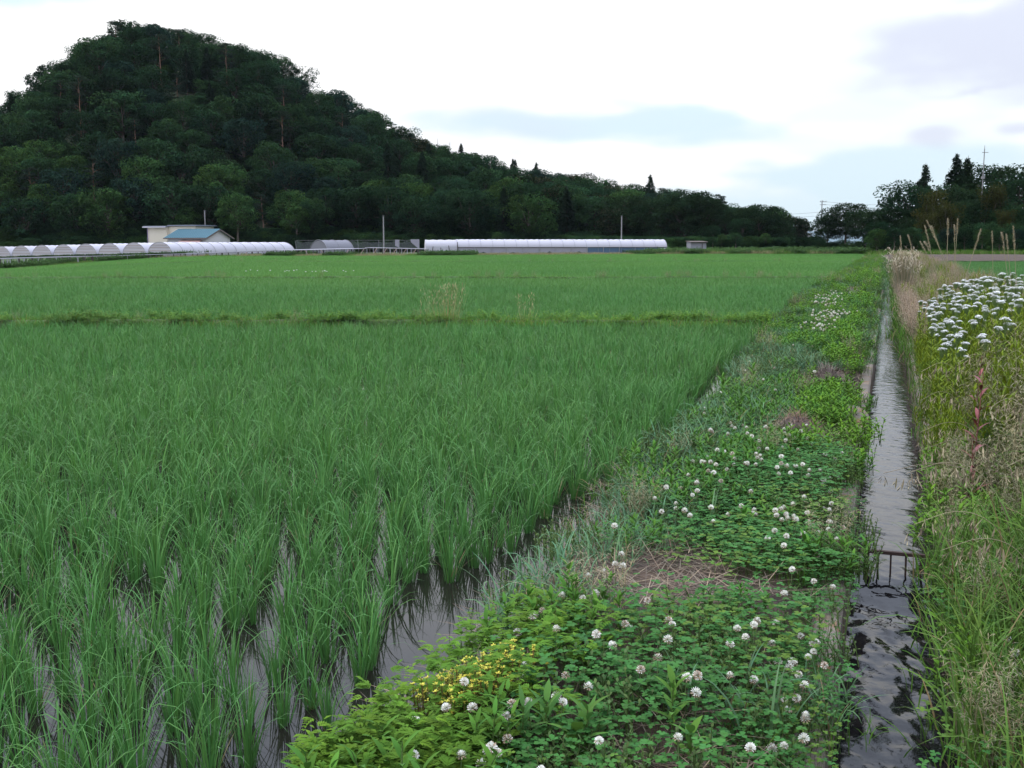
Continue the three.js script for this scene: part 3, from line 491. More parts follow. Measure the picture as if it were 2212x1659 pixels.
// the long greenhouse in the middle
{
  const A = at(918, 530, 148), Bp = at(1432, 530, 152), len = hypot(Bp.x - A.x, Bp.z - A.z), turn = -atan2(Bp.z - A.z, Bp.x - A.x), top = 2.15, w = 4.6, wall = 1.05, g0 = -0.02;
  const o = thing('greenhouse', 'long white tunnel greenhouse in the middle with draped grey side sheets', 'greenhouse', [A.x, g0, A.z], turn);
  part(o, 'cover', tunnelCover(len - 4.4, w, wall, top, 0.75, 0.042, 0, 1, 1.0), FILM, [4.4, 0, 0]);
  part(o, 'end_cover', tunnelCover(4.45, w - 0.1, wall, top - 0.06, 1.1, 0.05, 0, 1, 0.1), FILM);
  part(o, 'end_panel', tunnelEnd(w - 0.15, wall, top - 0.08), FILM, [0.02, 0, 0]);
  part(o, 'far_end_panel', tunnelEnd(w - 0.1, wall, top - 0.03), FILM, [len - 0.03, 0, 0]);
  part(o, 'rear_sheet', box(len - 5, 1.0, 0.03, len / 2 + 2, 0.5, -w / 2 + 0.02), NET_DARK);
  part(o, 'eave_rail', rod([4.4, 1.03, w / 2 + 0.05], [len, 1.03, w / 2 + 0.05], 0.035), TIMBER);
  const post = rod([0, -0.1, 0], [0, 1.1, 0], 0.04, 5); const r = rngOf(8), n = 13, bay = (len - 4.6) / n;
  for (let k = 0; k <= n; k++) part(o, 'post', post, k ? STEEL : TIMBER, [4.5 + k * bay, 0, w / 2 + 0.08]);
  for (let k = 0; k < n; k++) {                                           // sheets hang from the rail, their lower edges drawn up into folds
    const x0 = 4.5 + k * bay, blue = k > 7, sh = new THREE.Shape(); sh.moveTo(0.03, 1.02); sh.lineTo(bay - 0.03, 1.02); sh.lineTo(bay - 0.03, 0.12);
    if (blue) { sh.lineTo(bay * 0.6, 0.16); sh.lineTo(0.03, 0.12); } else { const m = bay * (0.35 + 0.3 * r()), h = 0.12 + 0.5 * r(); sh.lineTo(min(bay - 0.1, m + 0.7), 0.1); sh.lineTo(m, h); sh.lineTo(max(0.1, m - 0.7), 0.1); sh.lineTo(0.03, 0.1); }
    part(o, blue ? 'blue_sheet' : 'side_sheet', new THREE.ExtrudeGeometry(sh, { depth: 0.02, bevelEnabled: false }), blue ? BLUE_SHEET : NET, [x0, 0, w / 2 - 0.02 - 0.03 * r()]);
    if (!blue) part(o, 'inner_sheet', box(bay - 0.1, 0.9, 0.02, bay / 2, 0.45, 0), BLUE_SHEET, [x0, 0, w / 2 - 0.45]);
  }
  const lp = [[0.35, 0.1, 0.02], [0.8, 1.15, 0.25], [2.2, 1.0, -0.1], [3.4, 1.3, -0.2], [4.45, 1.75, 0]];
  lp.forEach(([x, h, lean]) => part(o, 'leaning_post', rod([x, -0.1, w / 2 + 0.12], [x + lean, max(0.8, h), w / 2 + 0.1], 0.05, 5), TIMBER));
  for (let k = 0; k <= 18; k++) part(o, 'hoop', hoopGeo(w + 0.04, wall, top + 0.02, 0.018), STEEL, [4.4 + k * (len - 4.4) / 18, 0, 0]);
  part(o, 'corner_flap', box(0.9, 0.85, 0.05, len - 0.45, 0.5, w / 2 + 0.08), FILM);
}
// bare hoop frames with grey net, and trellises with pipes along the field edge
{
  const p = at(688, 531, 140), o = thing('net_tunnel', 'grey netted hoop tunnel among the trellises', 'net tunnel', [p.x, land(p.x, p.z), p.z], 0.95); part(o, 'net_cover', tunnelCover(5, 3.3, 0.5, 2.0, 1.2, 0.02), NET_DARK); part(o, 'end_net', tunnelEnd(3.25, 0.5, 1.95), NET_DARK, [0.02, 0, 0]); for (let k = 0; k < 3; k++) part(o, 'hoop', hoopGeo(3.36, 0.5, 2.03), STEEL, [k * 2.5, 0, 0]);
  const r = rngOf(12);
  const trellis = (label, X0, Y0, D0, X1, Y1, D1, n, h, braces, depthN, netMat) => {
    const a = at(X0, Y0, D0), b = at(X1, Y1, D1), len = hypot(b.x - a.x, b.z - a.z), o = thing('trellis', label, 'trellis', [a.x, 0, a.z], -atan2(b.z - a.z, b.x - a.x), 'pipe trellises along the far field edge');
    const Y = (x) => lerp(a.y, b.y, x / len);
    for (let q = 0; q < depthN; q++) {
      part(o, 'top_rail', rod([0, Y(0), -q * 2.2], [len, Y(len), -q * 2.2], 0.045), STEEL);
      for (let k = 0; k <= n; k++) { const x = (k + (r() - 0.5) * 0.5 * (k % n ? 1 : 0)) / n * len; part(o, 'post', rod([x, Y(x) - h, -q * 2.2], [x + (r() - 0.5) * 0.12, Y(x), -q * 2.2], 0.05 + 0.03 * r(), 5), r() < 0.6 ? TIMBER : STEEL); }
    }
    for (let k = 0; k < braces; k++) { const x = (k + 0.6) / braces * len * 0.96, s = r() < 0.5 ? 1 : -1; part(o, 'brace', rod([x, Y(x) - h, 0.06], [x + 0.8 * s, Y(x) - 0.05, 0.06], 0.05, 5), BATTEN); }
    if (netMat) part(o, 'net', sheet(12, 3, (u, v) => [u * len, Y(u * len) + 0.03 - 0.12 * sin(u * 40) * 0.3 * sin(v * 3), -v * 2.2 * (depthN - 1)]), netMat);
    return o;
  };
  trellis('pipe trellis over dark stakes in front of the left greenhouses', -30, 560, 99, 480, 546, 118, 34, 1.35, 0, 2, null);
  trellis('low pipe trellis with white patches below the nearest left greenhouse', 480, 546, 118, 612, 541, 124, 8, 1.1, 2, 2, null);
  trellis('pipe trellis with slanted braces between the two greenhouse groups', 616, 541, 124, 792, 537, 130, 7, 1.2, 5, 3, NET);
  trellis('pipe trellis with a sagging net left of the long greenhouse', 788, 535, 132, 920, 538, 132, 7, 1.3, 6, 3, null);
  const sheetWall = (label, X0, X1, Y, d, h, mat) => { const a = at(X0, Y, d), b = at(X1, Y - 3, d + 3), len = hypot(b.x - a.x, b.z - a.z), o = thing('windbreak_sheet', label, 'sheet', [a.x, a.y - h, a.z], -atan2(b.z - a.z, b.x - a.x), 'sheets hung below the left greenhouses'); const n = max(2, floor(len / 2)); for (let k = 0; k < n; k++) part(o, 'panel', box(len / n - 0.03, h, 0.03, (k + 0.5) * len / n, h / 2 + 0.05 * (k % 2), 0.02 * (k % 3)), mat); };
  sheetWall('grey sheet wall below the last gable of the left row', 352, 440, 549, 114, 0.85, NET);
  sheetWall('white sheet below the side of the nearest left greenhouse', 452, 520, 547, 117, 0.7, plain(0.42, 0.41, 0.43));
  sheetWall('pale grey sheet at the right end of the left greenhouse', 565, 610, 544, 121, 0.75, NET);
  // far net frame behind
  const fa = at(640, 518, 152), fb = at(905, 516, 156), fo = thing('netting_fence', 'tall thin net frame behind the trellises', 'fence', [fa.x, 0, fa.z], -atan2(fb.z - fa.z, fb.x - fa.x)), fl = hypot(fb.x - fa.x, fb.z - fa.z);
  for (let k = 0; k <= 6; k++) part(fo, 'post', rod([k / 6 * fl, -0.2, 0], [k / 6 * fl + 0.1 * (k % 3 - 1), 1.95 + 0.15 * (k % 2), 0], 0.025, 5), STEEL);
  part(fo, 'top_wire', rod([0, 1.98, 0], [fl, 2.02, 0], 0.012, 4), STEEL);
  const haze = new THREE.MeshStandardMaterial({ color: 0x8a8f92, transparent: true, opacity: 0.2, side: THREE.DoubleSide, roughness: 0.9 });
  part(fo, 'net', sheet(20, 2, (u, v) => [u * fl, 0.7 + v * (1.25 - 0.3 * abs(sin(u * 28))), 0.02]), haze);
  part(fo, 'loose_flap', sheet(4, 4, (u, v) => [fl * 0.93 + u * 1.3, 2.15 - v * (0.4 + u * 1.1), 0.06]), NET);
  part(fo, 'loose_flap', sheet(4, 4, (u, v) => [fl * 0.8 + u * 0.6, 2.1 - v * (0.9 + u * 0.3), 0.06]), NET);
}
// the house: cream flat roofed block and a low wing with a blue green gable roof
{
  const CREAM = plain(0.55, 0.50, 0.41), WHITE = plain(0.46, 0.45, 0.46), ROOF = plain(0.035, 0.115, 0.150, { roughness: 0.45, metalness: 0.2 }), EAVE = plain(0.11, 0.085, 0.075), FLATROOF = plain(0.17, 0.19, 0.23), RUST = plain(0.30, 0.19, 0.17);
  const p = at(460, 525, 172), psi = THREE.MathUtils.degToRad(22), o = thing('house', 'white low house with a blue green gable roof behind the greenhouses', 'house', [p.x, -0.15, p.z], -psi);
  const L = 7.6, W = 6.2, eave = 2.75, ridge = 4.0;                            // local x along the ridge, +z to the camera
  part(o, 'front_wall', box(L, eave, 0.15, -L / 2 + 1.1, eave / 2, W / 2), WHITE);
  const gs = new THREE.Shape([[-W / 2, 0], [W / 2, 0], [W / 2, eave], [0, ridge - 0.08], [-W / 2, eave]].map((q) => new THREE.Vector2(...q)));
  for (const x of [1.1 - 0.15, 1.1 - L]) part(o, 'gable_wall', new THREE.ExtrudeGeometry(gs, { depth: 0.15, bevelEnabled: false }).rotateY(PI / 2), WHITE, [x, 0, 0]);
  part(o, 'rear_wall', box(L - 0.4, eave, 0.15, -L / 2 + 1.1, eave / 2, -W / 2 + 0.1), WHITE);
  const slope = atan2(ridge - eave, W / 2), sl = (W / 2 + 0.55) / cos(slope);
  for (const s of [1, -1]) { const rf = part(o, 'roof_slope', box(L + 0.9, 0.09, sl, 0, 0, s * sl / 2).rotateX(s * slope).translate(-L / 2 + 1.1, ridge + 0.02 * s, 0), ROOF); for (let k = 0; k < 18; k++) part(rf, 'roof_seam', box(0.04, 0.06, sl - 0.02, 0, 0.06, s * sl / 2).rotateX(s * slope).translate(-L / 2 + 1.1 - L / 2 - 0.3 + (k + 0.5) * (L + 0.6) / 18, ridge + 0.02 * s, 0), ROOF); part(rf, 'verge_board', box(0.07, 0.2, sl, 0, -0.1, s * sl / 2).rotateX(s * slope).translate(1.1 + 0.46, ridge, 0), EAVE); }
  part(o, 'eave_gutter', box(L + 0.95, 0.16, 0.12, -L / 2 + 1.1, eave - 0.27, W / 2 + 0.6), EAVE);
  part(o, 'lean_to_roof', box(4.2, 0.07, 1.9, -1.6, 0, 0).rotateX(0.42).translate(0, 1.85, W / 2 + 1.0), RUST);
  part(o, 'lean_to_post', box(0.1, 1.6, 0.1, -3.4, 0.8, W / 2 + 1.75), EAVE); part(o, 'lean_to_post', box(0.1, 1.6, 0.1, 0.3, 0.8, W / 2 + 1.75), EAVE);
  const q = at(392, 525, 178), h = thing('flat_roofed_house', 'cream block with a dark flat roof behind the blue roofed house', 'house', [q.x, -0.3, q.z], -psi * 0.9);
  part(h, 'wall', box(3.9, 4.55, 5, -2.55, 2.27, 0.5), CREAM); part(h, 'wall', box(5.4, 4.65, 5, 2.1, 2.32, 0), CREAM);
  part(h, 'roof_slab', box(4.6, 0.16, 5.8, -2.75, 4.66, 0.5), FLATROOF); part(h, 'roof_slab', box(5.8, 0.17, 5.6, 2.35, 4.80, 0), FLATROOF); part(h, 'gutter', box(4.65, 0.16, 0.14, -2.75, 4.53, 3.46), plain(0.45, 0.44, 0.47));
  part(h, 'downpipe', rod([-4.4, 0, 3.08], [-4.4, 4.5, 3.08], 0.05), plain(0.2, 0.16, 0.3));
  // white stand on a flat roof behind the left row
  const v = at(75, 527, 195), vo = thing('tank_stand', 'small white stand on a low white roof behind the left greenhouses', 'stand', [v.x, 0, v.z], 0.2), WP = plain(0.7, 0.7, 0.68);
  part(vo, 'low_roof', box(3.8, 0.35, 3, 0, v.y - 0.25, 0), WP); part(vo, 'roof_wall', box(3.6, v.y - 0.4 + 0.6, 2.8, 0, (v.y - 0.4) / 2 - 0.3, 0), WP); for (const [dx, dz] of [[-0.38, 0.3], [0.38, 0.3], [-0.38, -0.3], [0.38, -0.3]]) part(vo, 'leg', box(0.16, 1.0, 0.12, dx, v.y + 0.4, dz), WP); part(vo, 'tank', box(0.95, 0.55, 0.7, 0.02, v.y + 0.95, 0), WP); part(vo, 'tank_band', box(0.5, 0.1, 0.04, 0.15, v.y + 1.0, 0.38), plain(0.3, 0.3, 0.32));
  // the shed at the right end of the long greenhouse
  const s = at(1504, 543, 144), so = thing('shed', 'small grey corrugated shed right of the long greenhouse', 'shed', [s.x, 0, s.z], 0.25), CORR = plain(0.22, 0.22, 0.25, { roughness: 0.6 });
  for (let k = 0; k < 9; k++) part(so, 'wall_panel', box(0.235, 1.75, 0.04, -0.94 + k * 0.238, 0.85, 0.75 + 0.012 * (k % 2)), CORR); part(so, 'side_wall', box(0.05, 1.7, 1.5, 1.1, 0.85, 0), CORR); part(so, 'side_wall', box(0.05, 1.75, 1.5, -1.1, 0.87, 0), CORR); part(so, 'rear_wall', box(2.15, 1.6, 0.05, 0, 0.8, -0.75), CORR); part(so, 'roof', box(2.5, 0.08, 1.9, 0, 1.8, 0).rotateX(0.06), EAVE); part(so, 'door_gap', box(0.1, 1.5, 0.03, 0.5, 0.8, 0.79), TIMBER);
  // building in the gap
  const b = at(1727, 513, 330), bo = thing('distant_building', 'pale building with a low roof seen in the gap between the trees', 'building', [b.x, 0, b.z], 0.1), PALE = plain(0.42, 0.41, 0.43);
  part(bo, 'wall', box(4.6, 4.6, 5, 0.4, 2, 0), PALE); part(bo, 'roof', box(5.2, 0.5, 5.6, 0.4, 4.5, 0), plain(0.25, 0.25, 0.28)); part(bo, 'annex_wall', box(3.4, 3.0, 4, 4.2, 1.2, 0.8), plain(0.36, 0.37, 0.42)); part(bo, 'annex_roof', box(3.8, 0.3, 4.4, 4.2, 2.8, 0.8), plain(0.16, 0.18, 0.24)); part(bo, 'chimney', box(0.6, 1.2, 0.6, 2.1, 5.2, 0), PALE); part(bo, 'window', box(1.2, 0.9, 0.06, -0.3, 3.3, 2.53), plain(0.2, 0.22, 0.26)); part(bo, 'white_sheet', box(6, 1.3, 0.1, 1.4, 0.4, 3.4), plain(0.6, 0.6, 0.62));
}
// poles and the antenna mast
{
  const GREY = plain(0.22, 0.215, 0.22), DARK = plain(0.12, 0.12, 0.13);
  const pole = (label, X, Y, depth, r, extra) => { const p = at(X, Y, depth), o = thing('pole', label, 'pole', [p.x, hillY(p.x, p.z) > 0.5 ? 0 : land(p.x, p.z), p.z], 0, 'poles standing beyond the field'), h = p.y - o.position.y; part(o, 'post', new THREE.CylinderGeometry(r * 0.75, r, h + 0.3, 8).translate(0, h / 2 - 0.15, 0), GREY); part(o, 'cap', box(r * 2.2, 0.12, r * 2.2, 0, h + 0.02, 0), DARK); if (extra) extra(o, h); return o; };
  pole('dark pole standing behind the cream flat roofed house', 442, 455, 181, 0.13); pole('grey pole in front of the hill between the greenhouse groups', 828, 467, 150, 0.11); pole('grey pole behind the right part of the long greenhouse', 1343, 467, 158, 0.11);
  const up = at(1776, 433, 300), o = thing('utility_pole', 'utility pole with a crossarm and wires in the gap of the trees', 'utility pole', [up.x, 0, up.z]); part(o, 'post', new THREE.CylinderGeometry(0.14, 0.2, up.y, 8).translate(0, up.y / 2, 0), GREY); for (const y of [0.4, 1.2]) part(o, 'crossarm', box(1.9, 0.14, 0.14, 0.3, up.y - y, 0), GREY); for (const x of [-0.5, 0.3, 1.1]) part(o, 'insulator', new THREE.CylinderGeometry(0.07, 0.09, 0.3, 6).translate(x, up.y - 0.2, 0), GREY);
  for (const [y, z] of [[-0.3, 0], [-1.1, 0], [-3.6, 0.2]]) part(o, 'wire', new THREE.TubeGeometry(new THREE.QuadraticBezierCurve3(new THREE.Vector3(0.4, up.y + y, z), new THREE.Vector3(14, up.y + y - 1.6, z + 4), new THREE.Vector3(28, up.y + y - 1.0, z + 8)), 16, 0.03, 4), DARK);
  for (const y of [-3.2, -4.2]) part(o, 'wire', new THREE.TubeGeometry(new THREE.QuadraticBezierCurve3(new THREE.Vector3(0, up.y + y, 0), new THREE.Vector3(-14, up.y + y - 1.4, 2), new THREE.Vector3(-30, up.y + y - 0.6, 4)), 16, 0.03, 4), DARK);
  const m = at(2127, 321, 127), mo = thing('antenna_mast', 'thin antenna mast rising over the wood on the right', 'antenna', [m.x, 1, m.z]), mh = m.y - 1; part(mo, 'mast', new THREE.CylinderGeometry(0.05, 0.09, mh, 6).translate(0, mh / 2, 0), GREY); part(mo, 'crossbar', box(0.75, 0.06, 0.06, 0.1, mh - 0.45, 0), GREY); part(mo, 'rod', box(0.04, 0.5, 0.04, 0, mh + 0.1, 0), GREY); part(mo, 'bracket', box(0.35, 0.3, 0.3, 0, mh - 3.4, 0), GREY);
}

// ================================================================ RICE
const RICE = foliage({ transmission: 0.3, specularIntensity: 0.4, clearcoat: 0.2, clearcoatRoughness: 0.35 });
const C_RICE = [0.074, 0.205, 0.042];
function riceTuft(seed, blades, segs, wide) {
  const r = rngOf(seed), B = new GB();
  for (let k = 0; k < blades; k++) {
    const a = r() * 2 * PI, q = 0.028 * sqrt(r()), az = a + (r() - 0.5) * 1.2, tilt = 0.03 + 0.55 * r() * r(), over = r() < 0.34, len = (over ? 0.33 : 0.265) * (0.72 + 0.5 * r());
    blade(B, cos(a) * q, -0.02, sin(a) * q, az, tilt, over ? 0.9 + 1.3 * r() : 0.1 + 0.35 * r(), len, wide * (0.7 + 0.6 * r()), segs, vary(C_RICE, r, 0.2, 0.12), over ? 2.4 : 1.5, (r() - 0.5) * 1.4);
  }
  if (seed % 3 === 0) for (let k = 0; k < 3; k++) blade(B, (r() - 0.5) * 0.04, -0.02, (r() - 0.5) * 0.04, r() * 6, 0.3 + 0.5 * r(), 0.5, 0.2, 0.006, segs, [0.24, 0.19, 0.09]);
  return B.build();
}
const ROWA = THREE.MathUtils.degToRad(33), RX = [cos(ROWA), sin(ROWA)], RZ = [sin(ROWA), -cos(ROWA)];   // rows run away from the camera
const bunds = [[18.9, 0.36], [43.6, 0.25], [82, 0.25]];
{
  const r = rngOf(71), near = [], mid = [];
  for (let i = -225; i < 225; i++) for (let j = -70; j < 280; j++) {
    const a = i * 0.178 + (r() - 0.5) * 0.11, b = j * 0.15 + (r() - 0.5) * 0.11, x = RX[0] * a + RZ[0] * b, z = RX[1] * a + RZ[1] * b, d = -z, keep = r(), turn = r() * 2 * PI, size = 0.84 + 0.32 * r(), tint = 0.88 + 0.26 * r();
    if (d < 1.0 || d > 34 || abs(d - bunds[0][0]) < bunds[0][1] - 0.02) continue;
    const [s, t] = toST(x, z), e = paddyEdge(s);
    if (t > e - 0.16 - 0.12 * (1 - smooth(4, 8, s)) - 0.12 * vnoise(s * 1.3, 9)) continue;
    if (!inView(x, 0.3, z, 0.08)) continue;
    if (abs(x / d + 0.129) < 0.0062 && d > 4.9 && d < 7.6) continue;
    if (d < 3.05 && x > -1.15 && keep < 0.8 * smooth(3.05, 2.5, d) || keep < 0.22 * vnoise(x * 1.6 + 9, z * 1.6) * smooth(9, 4, d)) continue;
    if (keep < 0.04) continue;
    const patch = 0.86 + 0.28 * fbm(x * 0.25 + 3, z * 0.25, 3);
    (d < 11 ? near : mid).push([x, 0, z, turn, size * patch, [tint * (0.92 + 0.16 * vnoise(x * 0.4, z * 0.4)), tint, tint * 0.95]]);
  }
  const rank = (p) => hypot(p[0], p[2]) + (inView(p[0], 0.1, p[2], 0, 0) ? 0 : 100);                 // the ones in the picture first, nearest first
  near.sort((p, q) => rank(p) - rank(q));
  const tufts = []; for (let k = 0; k < 12; k++) tufts.push(riceTuft(300 + k, 34, 6, 0.0074));
  near.slice(0, 300).forEach((p, k) => {
    const [s, t] = toST(p[0], p[2]), edge = paddyEdge(s) - t, d = hypot(p[0], p[2]);
    const tall = p[4] > 1.02 ? 'tall' : p[4] > 0.9 ? 'middling' : 'short', lat = p[0] / -p[2], dry = (300 + k % 12) % 3 === 0 ? ' with dry blades' : '';
    const label = `${tall} rice clump${dry} ${edge < 0.45 ? 'at the paddy margin beside the bank' : lat < -0.4 ? 'by the left picture edge' : lat < -0.28 ? 'in the left of the paddy' : lat < -0.16 ? 'left of the open water lane' : lat < -0.06 ? 'beside the open water lane' : 'right of the open water lane'}${d < 3 ? ', in front' : d < 3.8 ? ', second band back' : d < 4.6 ? ', third band back' : ', fourth band back'}`;
    const o = thing('rice_plant', label, 'rice plant', [p[0], 0, p[2]], p[3], 'nearest rice clumps in the flooded paddy', p[4]); part(o, 'blade_tuft', tufts[k % 12], RICE, null, 'stuff');
  });
  cover('rice_field', 'even green rice filling the near paddy', 'rice', tufts, RICE, near.slice(300));
  const simple = []; for (let k = 0; k < 8; k++) simple.push(riceTuft(330 + k, 18, 3, 0.0095));
  cover('rice_field', 'rice of the near paddy out to the first bund and beyond', 'rice', simple, RICE, mid);
  // farther paddies, patch by patch
  const patches = [];
  for (let k = 0; k < 5; k++) { const q = rngOf(350 + k), B = new GB(); for (let n = 0; n < 330; n++) { const x = (q() - 0.5) * 1.25, z = (q() - 0.5) * 1.25; blade(B, x, 0, z, q() * 2 * PI, 0.05 + 0.35 * q(), 0.2 + q() * 1.2, 0.29 * (0.7 + 0.5 * q()), 0.014, 2, vary(C_RICE, q, 0.2, 0.12), 1.6, (q() - 0.5) * 2); } patches.push(B.build()); }
  const far = [];
  for (let d = 33.6; d < 138; d += d < 70 ? 1.0 : 1.05) for (let x = -0.56 * d; x < 0.56 * d; x += 1.02) {
    const px = x + (r() - 0.5) * 0.3, z = -d + (r() - 0.5) * 0.3, [s, t] = toST(px, z);
    if (d > farEdge(px / d) - 1 || t > paddyEdge(s) - 0.45 || bunds.some(([q, w]) => abs(d - q) < w + 0.25)) continue;
    const n = fbm(px * 0.12 + 7, z * 0.12 + 2, 4), tint = (0.92 + 0.3 * n) * (0.95 + 0.1 * r()), plot = d > 82 ? 1.12 : d > 43.6 ? 1.06 : 1.0;
    far.push([px, land(px, z) - 0.02, z, r() * 6, 0.95 + 0.2 * r(), [tint * plot * (0.98 + 0.22 * n), tint * plot, tint * 0.92], 0.92 + 0.2 * r()]);
  }
  for (let s = 9; s < 130; s += 1.05) for (let t = 3.35; t < 30; t += 1.05) {            // the paddy on the right
    const [x, z] = st(s + (r() - 0.5) * 0.3, t + (r() - 0.5) * 0.3); if (!inView(x, 0.3, z, 0.08) || -z > 78) continue; const tint = 0.82 + 0.2 * r(); far.push([x, 0, z, r() * 6, 1, [tint, tint, tint], 1.1]);
  }
  cover('rice_field', 'lighter green rice of the far paddies', 'rice', patches, RICE, far);
}

// ================================================================ GRASSES AND HERBS THAT COVER THE GROUND
const HERB = foliage(), GLOSSY = foliage({ clearcoat: 0.3, clearcoatRoughness: 0.35 }), DRY = painted({ roughness: 0.9 });
function grassPatch(seed, { n, size, len, wide, segs = 4, col, hue = 0.12, tilt = 0.35, bend = 1.1, dry = 0 }) {
  const r = rngOf(seed), B = new GB();
  for (let k = 0; k < n; k++) { const a = r() * 2 * PI, q = size * sqrt(r()), c = r() < dry ? vary([0.22, 0.165, 0.085], r, 0.25) : vary(col, r, 0.22, hue); blade(B, cos(a) * q, -0.02, sin(a) * q, r() * 2 * PI, 0.05 + tilt * r(), bend * (0.3 + r()), len * (0.5 + 0.7 * r()), wide * (0.6 + 0.7 * r()), segs, c, 1.6, (r() - 0.5) * 1.5); }
  return B.build();
}
const CLOVER_LEAF = (u) => sin(PI * pow(clamp(u * 0.9 + 0.04), 1.25));
function cloverPatch(seed, n, size, col) {
  const r = rngOf(seed), B = new GB();
  for (let k = 0; k < n; k++) {
    const a = r() * 2 * PI, q = size * sqrt(r()), x = cos(a) * q, z = sin(a) * q, h = 0.03 + 0.075 * r(), az = r() * 6.3, c = vary(col, r, 0.25, 0.1), sz = 0.010 + 0.008 * r(), tx = (r() - 0.5) * 0.5;
    blade(B, x, -0.02, z, az, 0.15 * r(), 0.2, h + 0.02, 0.0022, 1, vary([0.09, 0.15, 0.04], r), 1, 0, () => 1);
    for (let m = 0; m < 3; m++) leaf(B, x, h, z, az + m * 2.094 + (r() - 0.5) * 0.2, 0.25 + tx + (r() - 0.5) * 0.4, sz, sz * 1.02, 0.5, 0.18, 3, c, CLOVER_LEAF);
  }
  return B.build();
}
// upright weed with leaves set spirally up the stem
function weed(seed, { h, n, len, wide, col, prof = LANCE, el = 0.7, fold = 0.2, droop = 0.7, stem = [0.10, 0.16, 0.045], B = new GB(), x = 0, z = 0, from = 0.1, lean = 0.06 }) {
  const r = rngOf(seed), la = r() * 6.3, lx = cos(la) * lean * r(), lz = sin(la) * lean * r();
  limb(B, [[x, -0.02, z, 0.0028], [x + lx * 0.4, h * 0.5, z + lz * 0.4, 0.0022], [x + lx, h, z + lz, 0.0012]], 4, stem);
  for (let k = 0; k < n; k++) { const v = lerp(from, 1, (k + 0.5) / n), c = vary(col, r, 0.18, 0.1), s = 0.55 + 0.45 * sin(PI * clamp(0.25 + v * 0.55)); leaf(B, x + lx * v, h * v, z + lz * v, k * 2.4 + r() * 0.5, el + (v - 0.5) * 0.7 + (r() - 0.5) * 0.3, len * s * (0.8 + 0.4 * r()), wide * s, droop, fold, 4, c, prof); }
  return B;
}
function weedPatch(seed, count, size, o) { const r = rngOf(seed), B = new GB(); for (let k = 0; k < count; k++) { const a = r() * 6.3, q = size * sqrt(r()); weed(seed * 31 + k, { ...o, h: o.h * (0.55 + 0.6 * r()), B, x: cos(a) * q, z: sin(a) * q }); } return B.build(); }
// feathery much divided leaves (mugwort)
function mugwort(seed, count, size, col, h = 0.13) {
  const r = rngOf(seed), B = new GB();
  for (let k = 0; k < count; k++) {
    const a = r() * 6.3, q = size * sqrt(r()), x0 = cos(a) * q, z0 = sin(a) * q, H = h * (0.5 + 0.7 * r()), c = vary(col, r, 0.18, 0.12);
    for (let m = 0; m < 5; m++) {
      const az = r() * 6.3, L = 0.034 + 0.022 * r(), el = 0.25 + 0.6 * r(), y0 = H * (0.45 + 0.55 * r());
      for (let i = 0; i < 6; i++) { const v = 0.25 + i * 0.15, x = x0 + cos(az) * L * v * cos(el), z = z0 + sin(az) * L * v * cos(el), y = y0 + sin(el) * L * v - 0.03 * v * v; for (const s of [1, -1]) leaf(B, x, y, z, az + s * (0.9 - i * 0.1), el * 0.5 - 0.1, L * (0.55 - 0.05 * i), L * 0.17, 0.4, 0.15, 2, c); }
      leaf(B, x0 + cos(az) * L * 0.7 * cos(el), y0 + sin(el) * L * 0.7, z0 + sin(az) * L * 0.7 * cos(el), az, el * 0.4, L * 0.55, L * 0.2, 0.5, 0.15, 2, c);
    }
  }
  return B.build();
}
const C_CLOVER = [0.046, 0.145, 0.030], C_BLUE = [0.085, 0.180, 0.080], C_BRIGHT = [0.100, 0.215, 0.016], C_YELLOW = [0.155, 0.215, 0.016], C_GRASS = [0.072, 0.165, 0.020], C_TAN = [0.27, 0.20, 0.115], C_PINKTAN = [0.26, 0.195, 0.13];
const P_CLOVER = [0, 1, 2, 3, 4].map((k) => cloverPatch(400 + k, 84, 0.19, k === 4 ? [0.090, 0.170, 0.026] : C_CLOVER));
const P_BLUE = [0, 1, 2].map((k) => grassPatch(410 + k, { n: 70, size: 0.16, len: 0.19, wide: 0.0075, col: C_BLUE, bend: 1.9, tilt: 0.6, segs: 5, dry: 0.05 }));
const P_SHORT = [0, 1, 2].map((k) => grassPatch(420 + k, { n: 80, size: 0.18, len: 0.12, wide: 0.005, col: C_GRASS, bend: 1.2, tilt: 0.6, dry: 0.1 }));
const P_WEED = [0, 1, 2].map((k) => weedPatch(430 + k, 9, 0.16, { h: 0.17, n: 13, len: 0.06, wide: 0.016, col: [0.075, 0.185, 0.026] }));
const P_BRIGHT = [0, 1, 2].map((k) => weedPatch(440 + k, 10, 0.16, { h: 0.19, n: 14, len: 0.055, wide: 0.018, col: C_BRIGHT, el: 0.5 }));
const P_TINY = [0, 1, 2].map((k) => weedPatch(450 + k, 26, 0.17, { h: 0.10, n: 11, len: 0.017, wide: 0.009, col: [0.085, 0.135, 0.045], prof: OVATE, droop: 0.3 }));
const P_MUG = [0, 1, 2].map((k) => mugwort(460 + k, 20, 0.15, [0.085, 0.175, 0.014]));
const P_STRAW = [0, 1].map((k) => { const r = rngOf(470 + k), B = new GB(); for (let i = 0; i < 34; i++) { const a = r() * 6.3, q = 0.2 * sqrt(r()); blade(B, cos(a) * q, 0.004 + 0.02 * r(), sin(a) * q, r() * 6.3, 1.25 + 0.3 * r(), 0.3 * (r() - 0.4), 0.06 + 0.16 * r(), 0.0028, 3, vary(r() < 0.5 ? [0.24, 0.19, 0.125] : [0.12, 0.085, 0.06], r, 0.3), 1, 0, () => 1); } return B.build(); });
